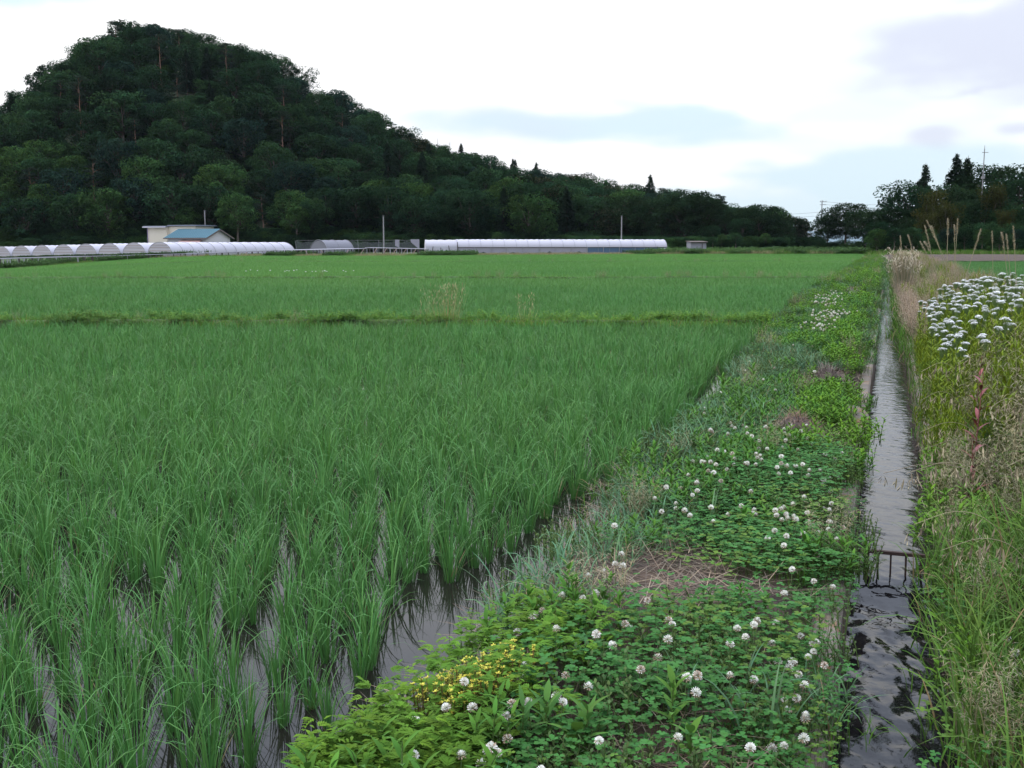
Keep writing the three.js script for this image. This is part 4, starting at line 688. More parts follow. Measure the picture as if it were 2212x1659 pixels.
function seedGrass(seed, { n, size, h, col, spread = 0.5 }) {                // fine dry stems ending in loose panicles
  const r = rngOf(seed), B = new GB();
  for (let k = 0; k < n; k++) {
    const a = r() * 6.3, q = size * sqrt(r()), az = r() * 6.3, H = h * (0.65 + 0.5 * r()), c = vary(col, r, 0.25, 0.1), tilt = 0.05 + spread * 0.3 * r(), bend = spread * (0.4 + 0.9 * r()), x0 = cos(a) * q, z0 = sin(a) * q;
    blade(B, x0, 0, z0, az, tilt, bend, H, 0.0032, 4, c, 2, 0, () => 1);
    let x = x0, y = 0, z = z0; for (let i = 0; i < 12; i++) { const th = tilt + bend * pow((i + 0.5) / 12, 2), s = H / 12; x += sin(th) * cos(az) * s; y += cos(th) * s; z += sin(th) * sin(az) * s; if (i > 6) for (let m = 0; m < 3; m++) { const b = r() * 6.3; leaf(B, x, y, z, b, 0.6 - 1.2 * r(), 0.035 + 0.02 * r(), 0.005, 0.6, 0, 2, c); } }
  }
  return B.build();
}
const P_TAN = [0, 1, 2].map((k) => seedGrass(530 + k, { n: 34, size: 0.18, h: 0.62, col: C_PINKTAN })), P_DULL = [0, 1].map((k) => seedGrass(536 + k, { n: 30, size: 0.16, h: 0.55, col: [0.20, 0.175, 0.095] }));
// where each of them grows on the bank
const bare = (s, t) => max(1.2 * exp(-(((s - 3.66) / 0.38) ** 2) - (((t + 0.70) / 0.36) ** 2)), exp(-(((s - 2.75) / 0.22) ** 2) - (((t + 0.62) / 0.2) ** 2)) * 0.8, exp(-(((s - 7.0) / 0.5) ** 2) - (((t + 0.5) / 0.22) ** 2)), exp(-(((s - 9.7) / 0.7) ** 2) - (((t + 0.45) / 0.2) ** 2)), exp(-(((s - 26) / 3) ** 2) - (((t + 0.75) / 0.3) ** 2)), exp(-(((s - 2.35) / 0.16) ** 2) - (((t + 0.45) / 0.2) ** 2)) * 0.7, 1.3 * exp(-(((s - 2.58) / 0.17) ** 2) - (((t + 1.05) / 0.16) ** 2)));
{
  const r = rngOf(83), L = { clover: [], blue: [], short: [], weed: [], bright: [], tiny: [], mug: [], straw: [], dull: [] };
  const go = (key, s, t, size, tint = 0.85 + 0.3 * r(), hy = 1) => { const [x, z] = st(s, t); L[key].push([x, t > -0.2 ? 0.27 : bankY(s, t), z, r() * 6.3, size, tint, hy]); };
  for (let s = 1.4; s < 120;) {
    const step = s < 9 ? 0.13 : s < 20 ? 0.17 : s < 45 ? 0.24 : 0.34; s += step;
    for (let t = paddyEdge(s) - 0.02; t < (s < 7.5 ? -0.08 : -0.17); t += step * 0.95) {
      const S = s + (r() - 0.5) * step, T = min(s < 7.5 ? -0.09 : -0.17, t + (r() - 0.5) * step), [x, z] = st(S, T); if (!inView(x, 0.4, z)) continue;
      const b = bare(S, T), e = T - paddyEdge(S), n1 = vnoise(S * 1.1 + 4, T * 2 + 1), n2 = vnoise(S * 0.8 + 40, T * 2.2 + 8), q = r();
      if (r() < b * 1.1) { if (q < 0.7 && T < -0.3) go('straw', S, T, 0.8 + 0.4 * r()); continue; }
      if (q < 0.14 && T < -0.3) go('straw', S, T, 0.9);
      const size = s < 20 ? 0.85 + 0.35 * r() : 1.1 + 0.5 * r();
      const cl = S < 3.4 ? smooth(-1.0, -0.72, T) : S < 6.6 ? smooth(-0.95, -0.7, T) * 1.1 : S < 12 ? 0.12 : S < 22 ? smooth(-1.5, -1.2, T) * (1 - smooth(-0.6, -0.35, T)) * 0.8 : 0.25;
      const bl = S < 3.2 ? 0.05 : S < 6.6 ? (1 - smooth(-1.0, -0.72, T)) * 0.6 : S < 12.5 ? (1 - smooth(-0.75, -0.4, T)) * 0.8 : 0.3;
      if (e < 0.06 + 0.1 * smooth(4, 2.5, S)) continue; if (e < 0.2) { if (q < 0.5) go(S < 3 ? 'mug' : 'short', S, T, size * 0.9); else if (q < 0.62) go('straw', S, T, 1); continue; }
      if (S < 3.2 && T < -0.86) { if (r() < 0.75) go(T < -1.02 || r() < 0.4 ? 'mug' : 'weed', S, T, size, 0.95 + 0.25 * r()); if (r() < 0.25) go('tiny', S, T, size); continue; }
      if (r() < cl) go('clover', S, min(T, -0.15), T > -0.26 ? size * 0.62 : size, 0.8 + 0.45 * n1);
      if (r() < bl) go('blue', S, T, size * (0.75 + 0.4 * n2), 0.85 + 0.35 * r());
      if (r() < 0.16 + 0.3 * (n2 > 0.55)) go('tiny', S, T, size);
      if (r() < (S < 4 ? 0.045 : 0.10 + 0.3 * (n1 > 0.6))) go('weed', S, T, size * (S < 4 ? 0.6 : 0.8));
      if (S > 6.2 && T > -0.55 && (T < -0.27 || S < 7.8) && r() < (S < 12 ? 0.7 : 0.25)) go('bright', S, T, size * 0.85, 0.85 + 0.3 * r());
      if (S > 12 && r() < 0.65) { const g = r(); go(g < 0.22 ? 'bright' : g < 0.6 ? 'short' : g < 0.8 ? 'tiny' : 'blue', S, T, size * 0.9, 0.8 + 0.3 * r()); }
      if (r() < (e < 0.45 ? 0.05 : 0.012) * (S > 3 ? 1 : 0)) go('dull', S, T, size * (0.35 + 0.25 * r()));
      if (S < 6.5 && r() < 0.05) go('short', S, T, size * 0.8);
    }
  }
  cover('clover_leaves', 'low bluish green clover leaves carpeting the bank', 'clover', P_CLOVER, HERB, L.clover);
  cover('arching_grass', 'silvery blue green arching grass on the bank', 'grass', P_BLUE, GLOSSY, L.blue);
  cover('short_grass', 'short green grass on the bank', 'grass', P_SHORT, HERB, L.short);
  cover('leafy_weeds', 'mid green leafy weeds among the clover', 'weeds', P_WEED, HERB, L.weed);
  cover('bright_weeds', 'bright yellow green weeds along the ditch side of the bank', 'weeds', P_BRIGHT, HERB, L.bright);
  cover('creeping_herbs', 'small leaved creeping herbs on the bank', 'herbs', P_TINY, HERB, L.tiny);
  cover('mugwort_leaves', 'feathery yellow green mugwort leaves at the near bank corner', 'mugwort', P_MUG, HERB, L.mug);
  cover('dull_grass', 'thin dry seeding stems standing on the bank', 'grass', P_DULL, DRY, L.dull);
  cover('straw_litter', 'brown straw lying on the bare soil of the bank', 'straw', P_STRAW, DRY, L.straw);
}
// the verge on the right
const P_TALL = [0, 1, 2].map((k) => grassPatch(500 + k, { n: 46, size: 0.15, len: 0.5, wide: 0.010, segs: 7, col: [0.095, 0.175, 0.032], bend: 1.5, tilt: 0.3, dry: 0.08 }));
const P_YELLOW = [0, 1, 2].map((k) => weedPatch(510 + k, 8, 0.17, { h: 0.55, n: 26, len: 0.10, wide: 0.017, col: C_YELLOW, el: 0.95, droop: 0.6 }));
const P_OLIVE = [0, 1, 2].map((k) => weedPatch(520 + k, 12, 0.17, { h: 0.36, n: 22, len: 0.035, wide: 0.012, col: [0.12, 0.14, 0.035], el: 0.8 }));
{
  const r = rngOf(91), L = { tall: [], yellow: [], olive: [], tan: [], dull: [], short: [], clover: [], bright: [], straw: [] };
  const go = (key, s, t, size, tint = 0.85 + 0.3 * r(), hy = 1, tz = 0) => { const [x, z] = st(s, t); L[key].push([x, vergeY(s, max(t, 0.41)) + (t < 0.41 ? 0.02 : 0), z, r() * 6.3, size, tint, hy]); };
  for (let s = 1.2; s < 135;) {
    const step = s < 6 ? 0.15 : s < 14 ? 0.19 : s < 30 ? 0.3 : 0.5; s += step;
    for (let t = 0.33; t < 2.9; t += step * 0.95) {
      const S = s + (r() - 0.5) * step, T = max(s < 8 ? 0.31 : 0.42, t + (r() - 0.5) * step), [x, z] = st(S, T); if (!inView(x, 0.7, z)) continue;
      const q = r(), edge = smooth(0.95, 0.45, T), low = lerp(1, 0.55, edge), size = (s < 14 ? 0.85 + 0.3 * r() : 1 + 0.5 * r());
      go(r() < 0.6 || T < 0.55 ? 'short' : 'straw', S, T, T < 0.4 ? size * 0.7 : size);
      if (S < 4.6) { if (q < 0.7) go('tall', S, T, size * lerp(1, 0.75, edge)); if (r() < 0.10) go('bright', S, T, size * 0.75); if (r() < 0.1) go('dull', S, T, size * low); if (T < 0.5 && r() < 0.6) go('short', S, T, size * 1.3); if (edge > 0.5 && r() < 0.45) go('clover', S, T, size); if (r() < 0.12) go('olive', S, T, size * low * 0.7); }
      else if (S < 6.4) { if (q < 0.5) go('olive', S, T, size * low * 0.95); if (r() < 0.3) go('tall', S, T, size * low * 0.75); if (edge > 0.6 && r() < 0.5) go('bright', S, T, size); if (r() < 0.42) go('dull', S, T, size * low); }
      else if (S < 13) { if (q < 0.8) go('yellow', S, T, size * low, 0.8 + 0.3 * r()); if (r() < 0.25) go('olive', S, T, size * low * 1.1); if (r() < 0.3 && S < 9) go('dull', S, T, size * low * 1.1); if (edge > 0.6 && r() < 0.3) go('tall', S, T, size * 0.7); }
      else { if (q < 0.26) go('tan', S, T, size * 0.58); else if (q < 0.5) go('dull', S, T, size * 0.52); if (r() < 0.45) go('short', S, T, size * 1.7); if (r() < 0.3) go('tall', S, T, size * 0.55); if (r() < 0.2) go('yellow', S, T, size * 0.55); }
    }
  }
  cover('tall_grass', 'tall arching green grass on the right verge', 'grass', P_TALL, HERB, L.tall);
  cover('goldenrod_leaves', 'yellow green leafy stems crowding the right verge', 'weeds', P_YELLOW, HERB, L.yellow);
  cover('olive_weeds', 'small leaved olive weeds on the right verge', 'weeds', P_OLIVE, HERB, L.olive);
  cover('seeding_grass', 'pinkish tan seeding grass lining the far ditch and verge', 'grass', P_TAN, DRY, L.tan);
  cover('dull_grass', 'dull brown seeding grass on the near verge', 'grass', P_DULL, DRY, L.dull);
  cover('short_grass', 'short grass at the foot of the right verge plants', 'grass', P_SHORT, HERB, L.short);
  cover('clover_leaves', 'clover leaves at the ditch edge of the right verge', 'clover', P_CLOVER, HERB, L.clover);
  cover('bright_weeds', 'fresh green weeds at the ditch edge of the right verge', 'weeds', P_BRIGHT, HERB, L.bright);
  cover('straw_litter', 'brown straw under the right verge plants', 'straw', P_STRAW, DRY, L.straw);
  const over = []; for (let k = 0; k < 130; k++) { const s = 15 + 40 * pow(r(), 1.3), t = 0.36 + 0.16 * r(), [x, z] = st(s, t); over.push([x, 0.16, z, r() * 6, 0.7 + 0.35 * r(), 1, 0.9, 0, 0]); } cover('seeding_grass', 'tan grass leaning over the far water of the ditch', 'grass', P_TAN, DRY, over);
}
// bunds between the paddies, and the weedy strip at the far end of the fields
{
  const r = rngOf(97);
  bunds.forEach(([d, w], k) => {
    const R = (x) => { for (let q = 0; q < 1; q++) { } return x; }, x0 = -0.55 * d, x1 = (d + paddyEdge(d) * sin(DA)) * Math.tan(DA) + (paddyEdge(d) + 0.1) * cos(DA);
    const Y = (x) => land(x, -d);
    struct('bund', sheet(160, 6, (u, v) => { const x = lerp(x0, x1, u), q = (v - 0.5) * 2; return [x, Y(x) - 0.05 + 0.27 * (1 - q * q) + 0.05 * (fbm(x * 0.8, q) - 0.5), -d + q * w + 0.25 * (fbm(x * 0.2 + 4, k) - 0.5)]; }, 0.6), TURF, ['low grassy bund across the near paddy end', 'low grassy bund across the middle of the fields', 'low grassy bund across the far fields'][k], 'bund');
    const list = [], tan = [], step = [0.045, 0.14, 0.3][k];
    for (let x = x0; x < x1; x += step) { const z = -d + (r() - 0.5) * w * 2.4 + 0.25 * (fbm(x * 0.2 + 4, k) - 0.5), yel = 0.8 + 0.45 * vnoise(x * 0.5, 8 + k); list.push([x, Y(x) + (k ? 0.06 : 0.14), z, r() * 6, k ? 1.5 : 1.2 + 0.5 * r(), [yel * 1.2, yel * 1.2, 1], 1.0]); if (r() < (k ? 0.18 : 0.035) * (x > -0.1 * d ? 1 : 0.4)) tan.push([x, Y(x) + 0.1, z, r() * 6, (k ? 0.6 : 0.45) + 0.2 * r(), 1]); }
    cover('bund_grass', ['grass on the near bund', 'grass on the middle bund', 'grass on the far bund'][k], 'grass', [...P_SHORT, P_MUG[0]], HERB, list);
    cover('bund_grass', ['dry stems on the near bund', 'dry stems on the middle bund', 'dry stems on the far bund'][k], 'grass', P_DULL, DRY, tan);
    if (k === 1) { const fl = []; for (let n = 0; n < 22; n++) { const X = lerp(530, 800, r()), p = at(X, 588, d); fl.push([p.x, Y(p.x) + 0.42 + 0.08 * r(), -d + 0.35 * r(), 0, 1, 1]); } const g = new THREE.IcosahedronGeometry(0.02, 0); g.scale(1.4, 0.7, 1.4); const m = plain(0.62, 0.62, 0.58); cover('distant_flowers', 'tiny white flowers along the middle bund', 'flowers', [g], m, fl); }
  });
  const strip = [], stripTan = [], stripLeaf = [];
  for (let k = 0; k < 8000; k++) { const u = lerp(-0.53, 0.53, r()), e = farEdge(u), d = e + (r() * r()) * 26 - 0.6, x = u * d; if (u > 0.355 && d > e + 3) continue; const y = land(x, -d) - 0.02, s = (0.75 + 0.55 * r()) * lerp(1.15, 1.7, smooth(0.1, 0.25, u)), n = vnoise(x * 0.35, 4); if (n < 0.42 && r() < 0.75) stripTan.push([x, y, -d, r() * 6, s * 0.75, 0.8 + 0.4 * r()]); else if (n > 0.62 && r() < 0.6) stripLeaf.push([x, y, -d, r() * 6, s * 0.95, 0.7 + 0.4 * r()]); else strip.push([x, y, -d, r() * 6, s * 0.62, 0.75 + 0.4 * r()]); }
  for (let k = 0; k < 3400; k++) { const d = lerp(135, 178, r()), u = lerp(0.13, 0.36, r()), x = u * d; if (d < farEdge(u)) continue; (r() < 0.22 ? stripTan : r() < 0.4 ? stripLeaf : strip).push([x, -0.05, -d, r() * 6, 1.1 + 0.9 * r(), 0.8 + 0.35 * r()]); }
  const COARSE = [0, 1].map((k) => grassPatch(600 + k, { n: 60, size: 0.35, len: 0.55, wide: 0.022, segs: 3, col: C_GRASS, bend: 1.2, dry: 0.12 })), COARSE_TAN = [0, 1].map((k) => grassPatch(604 + k, { n: 60, size: 0.35, len: 0.5, wide: 0.02, segs: 3, col: [0.21, 0.18, 0.085], bend: 1.2 }));
  cover('field_edge_grass', 'green weeds along the far edge of the fields', 'grass', COARSE, HERB, strip);
  cover('field_edge_grass', 'dry tan grass along the far edge of the fields', 'grass', COARSE_TAN, DRY, stripTan);
  cover('field_edge_weeds', 'leafy weeds in front of the greenhouses', 'weeds', [weedPatch(610, 14, 0.4, { h: 0.5, n: 14, len: 0.14, wide: 0.06, col: [0.055, 0.11, 0.03] })], HERB, stripLeaf);
  const vines = []; for (let k = 0; k < 420; k++) { const X = lerp(-40, 400, pow(r(), 0.8)), d = lerp(99, 116, clamp((X + 30) / 510)), p = at(X, lerp(559, 547, clamp((X + 30) / 510)) - 3, d + 2.5); vines.push([p.x, p.y - 0.2, p.z, r() * 6, 0.45 + 0.4 * r(), 0.75 + 0.4 * r()]); } cover('vines', 'green vines along the pipe trellis before the left greenhouses', 'vines', [weedPatch(612, 10, 0.35, { h: 0.36, n: 14, len: 0.12, wide: 0.06, col: [0.05, 0.10, 0.03] })], HERB, vines);
  // the ploughed strip on the right
  struct('ploughed_field', sheet(40, 16, (u, v) => { const d = lerp(80, 97, v), x = lerp(0.355 * d, 0.62 * d, u); return [x, 0.22 + 0.3 * smooth(0, 0.35, v) + 0.1 * fbm(x * 2, d * 2), -d]; }, 1), SOIL, 'dark ploughed strip on the right before the wood', 'field');
  const rf = []; for (let k = 0; k < 420; k++) { const d = 96 + 7 * r(), x = lerp(0.34, 0.56, r()) * d; rf.push([x, 0.3, -d, r() * 6, 1 + 0.6 * r(), 0.8 + 0.3 * r()]); } cover('field_edge_grass', 'green weeds behind the ploughed strip', 'grass', COARSE, HERB, rf);
}

// ================================================================ SINGLE PLANTS AND SMALL THINGS
const PETAL = painted({ roughness: 0.8 }), STEM = plain(0.10, 0.16, 0.05), up_ = new THREE.Vector3(0, 1, 0);
// a place on the bank seen at X, Y of the photograph: [s, t] where a plant with its head h above the soil stands
function bankSpot(X, Y, h) {
  const d = ray(X, Y); let y = 0.33 + h, s = 0, t = 0;
  for (let k = 0; k < 6; k++) { const q = (y - EYE) / d[1]; [s, t] = toST(d[0] * q, d[2] * q); y = (t < 0.1 ? bankY(s, min(t, -0.2)) : vergeY(s, max(t, 0.41))) + h; }
  return [s, t];
}
// white clover
const cloverHead = (seed, R, faded) => {
  const r = rngOf(seed), B = new GB(), W = [0.74, 0.73, 0.66], BR = [0.30, 0.22, 0.15];
  for (let k = 0; k < 64; k++) {
    const v = 1 - (k + 0.5) / 64 * 1.55, a = k * 2.39996, q = sqrt(max(0, 1 - v * v)), el = Math.asin(clamp(v, -1, 1)), low = v < -0.25 || r() < faded;
    leaf(B, cos(a) * q * R * 0.35, v * R * 0.35, sin(a) * q * R * 0.35, a + (r() - 0.5) * 0.3, el + (r() - 0.5) * 0.3, R * (0.62 + 0.16 * r()), R * 0.26, low ? 0.5 : -0.35, 0.35, 2, vary(low ? BR : W, r, 0.12, 0.05), (u) => 0.45 + 0.55 * sin(PI * clamp(u * 0.8)));
  }
  return B.build();
};
const HEADS = [0, 1, 2, 3, 4].map((k) => cloverHead(700 + k, 0.0122, [0.02, 0.05, 0.1, 0.25, 0.5][k])), STALK = (() => { const B = new GB(); limb(B, [[0, -0.02, 0, 0.0013], [0.004, 0.05, 0.002, 0.0012], [0, 0.1, 0, 0.001]], 5, [1, 1, 1]); return B.build(); })();
{
  const r = rngOf(103), list = [];
  const zoomA = [1265, 518, 1080, 562, 1195, 575, 930, 620, 915, 655, 970, 640, 835, 715, 1050, 780, 1270, 710, 1270, 752, 1360, 770, 1430, 695, 1460, 672, 1665, 765, 1670, 630, 1690, 672, 1550, 603, 1310, 392, 1375, 375, 1415, 408, 1225, 435, 1408, 300, 1370, 185, 2070, 55, 2155, 55, 2050, 690, 2155, 700, 2140, 725, 2010, 773, 2095, 795, 875, 875, 855, 945, 1100, 962, 1050, 1045, 1225, 1058, 895, 1095, 1085, 1125, 1610, 905, 1515, 945, 1830, 955, 1770, 970, 2010, 995, 2140, 975, 1820, 1045, 1285, 1310, 1720, 1355, 2120, 1410, 440, 1205, 270, 1225, 260, 1440, 525, 1455, 670, 1340, 635, 1410, 725, 1390, 690, 1440, 965, 1475, 805, 1185, 770, 1170, 780, 1300, 540, 1060, 585, 1165];
  const zoomB = [210, 45, 265, 70, 390, 135, 155, 160, 195, 160, 270, 140, 110, 205, 480, 205, 225, 225, 210, 290, 425, 300, 600, 150, 640, 150, 620, 265, 675, 170, 765, 110, 540, 270, 570, 245, 690, 320, 615, 305, 660, 715, 210, 635, 395, 568, 260, 468, 160, 780, 40, 790, 135, 905, 305, 935, 375, 955, 420, 960, 285, 1000, 255, 1045, 175, 1030, 470, 1020, 465, 1050, 530, 1100, 25, 1095, 545, 1140, 385, 1170, 525, 1245, 440, 1285, 605, 1285, 460, 1360, 340, 1490, 280, 1525, 600, 1510, 680, 1510, 645, 1580, 1100, 775, 1040, 920, 1040, 980, 1285, 365, 1470, 440, 1680, 500, 1125, 240, 1215, 100];
  for (let k = 0; k < zoomA.length; k += 2) list.push(bankSpot((1100 + zoomA[k] / 1.843) * 0.72, (1500 + zoomA[k + 1] / 1.843) * 0.72, 0.12));
  for (let k = 0; k < zoomB.length; k += 2) list.push(bankSpot((2250 + zoomB[k] / 2.063) * 0.72, (1500 + zoomB[k + 1] / 2.063) * 0.72, 0.12));
  for (let k = 0; k < 108; k++) list.push([4.3 + 2.4 * r(), -0.95 + 0.76 * r()]);
  for (let k = 0; k < 78; k++) list.push([13.2 + 3.8 * r(), -1.1 + 0.5 * (r() + r()) * 0.7]);
  for (let k = 0; k < 70; k++) list.push([18 + 5 * r(), -1.35 + 0.7 * (r() + r()) * 0.5]);
  for (let k = 0; k < 14; k++) list.push([7 + 5 * r(), -1.3 + 0.8 * r()]);
  list.forEach(([s, t], k) => {
    const right = t > 0.1; t = right ? max(0.41, t) : min(-0.12 - 0.1 * r(), max(paddyEdge(s) + 0.04, t)); if (!right && t > -0.23) s += (r() - 0.5) * 0.25;
    const [x, z] = st(s, t), y = right ? vergeY(s, t) : t > -0.2 ? 0.27 : bankY(s, t), h = (0.95 + 0.6 * r()) * (s > 12 ? 1.5 : 1), v = floor(r() * 4.6);
    const where = right ? 'on the right verge of the ditch' : s > 17.5 ? 'in the farthest dense patch on the bank' : s > 12.8 ? 'in the second far dense patch on the bank' : s > 6.8 ? 'among grass in the middle of the bank' : s > 4.3 ? (t > -0.5 ? 'by the ditch beyond the rusty bar' : 'in the clover patch beyond the bare soil') : t > -0.35 ? 'on the near bank right beside the ditch water' : t < -0.95 ? 'at the near bank edge above the paddy' : s < 2.7 ? 'low in front on the near bank' : 'in the middle of the near clover bank';
    const o = thing('clover_flower', ['round white', 'round white', 'full white', 'browning white', 'half faded brown'][v] + ' clover flower ' + where, 'clover flower', [x, y, z], r() * 6, 'white clover flowers');
    const st_ = part(o, 'stalk', STALK, STEM); st_.scale.set(1, h, 1); const hd = part(o, 'flower_head', HEADS[v], PETAL, [0, 0.1 * h, 0]); hd.scale.setScalar(s > 12 ? 1.4 : 0.85 + 0.3 * r()); hd.rotation.set((r() - 0.5) * 0.8, 0, (r() - 0.5) * 0.8);
  });
}
// tall white flowered plants (flat heads) on the right verge
{
  const r = rngOf(107), heads = [0, 1, 2, 3].map((k) => { const q = rngOf(720 + k), B = new GB(), n = 46; for (let i = 0; i < n; i++) { const a = i * 2.39996, u = sqrt((i + 0.5) / n), d = 0.033 * u * (0.85 + 0.3 * q()), x = cos(a) * d, z = sin(a) * d, y = 0.024 * sqrt(max(0, 1 - u * u * 0.95)) + 0.006 * q(); limb(B, [[x * 0.2, -0.05, z * 0.2, 0.0008], [x, y, z, 0.0007]], 3, [0.12, 0.19, 0.05]); for (let m = 0; m < 6; m++) leaf(B, x, y, z, m * 1.047 + q(), 0.75 - 0.9 * q(), 0.0075, 0.006, 0.3, 0, 2, vary([0.80, 0.80, 0.79], q, 0.05, 0.02), OVATE); } return B.build(); });
  const stems = [0, 1, 2].map((k) => { const B = weed(730 + k, { h: 1, n: 1, len: 0.01, wide: 0.002, col: [0.1, 0.16, 0.04], lean: 0.02 }); return B.build(); });
  const lvs = [0, 1, 2].map((k) => { const q = rngOf(735 + k), B = new GB(); for (let i = 0; i < 24; i++) { const v = 0.05 + 0.88 * i / 24; leaf(B, 0, v, 0, i * 2.4, 0.8 + 0.3 * q(), 0.12 * (1.2 - v * 0.7), 0.016, 0.7, 0.2, 4, vary(C_YELLOW, q, 0.2, 0.1)); } return B.build(); });
  const spots = [];
  for (let k = 0; k < 1500 && spots.length < 170; k++) { const s = 7.5 + 6.2 * r(), t = 0.37 + 1.9 * r(), [x, z] = st(s, t), X = x / -z; if (X > 0.488 || X < 0.37 || spots.some((q) => hypot(q[0] - s, q[1] - t) < 0.1)) continue; spots.push([s, t]); }
  spots.forEach(([s, t], k) => {
    const [x, z] = st(s, t), y = vergeY(s, max(t, 0.41)), h = lerp(0.62, 0.78, r()) * (t < 0.6 ? 0.93 : 1), n = 1 + floor(r() * 2.4);
    const o = thing('yarrow_plant', `tall stem with ${n === 1 ? 'one white flower head' : n === 2 ? 'two white flower heads' : 'three white flower heads'} ${t < 0.75 ? (s > 10.5 ? 'leaning over the far ditch edge' : s > 9 ? 'beside the ditch, middle of the stand' : 'beside the ditch, front of the stand') : s > 9.5 ? 'at the back of the white flower stand' : s > 7.6 ? 'in the middle of the white flower stand' : 'at the front of the white flower stand'}`, 'flower', [x, y, z], r() * 6, 'white flowers on the right verge');
    const a = part(o, 'stem', stems[k % 3], HERB); a.scale.set(1, h, 1); const lf = part(o, 'leaf_spray', lvs[k % 3], HERB, null, 'stuff'); lf.scale.set(0.9, h, 0.9);
    for (let m = 0; m < n; m++) { const f = part(o, 'flower_cluster', heads[(k + m) % 4], PETAL, [m ? (r() - 0.5) * 0.16 : 0, h - m * 0.03 * r() - (m ? 0.02 : 0), m ? (r() - 0.5) * 0.16 : 0]); f.scale.setScalar(0.6 + 0.42 * r()); f.rotation.y = r() * 6; f.rotation.x = (r() - 0.5) * 0.3; }
  });
}
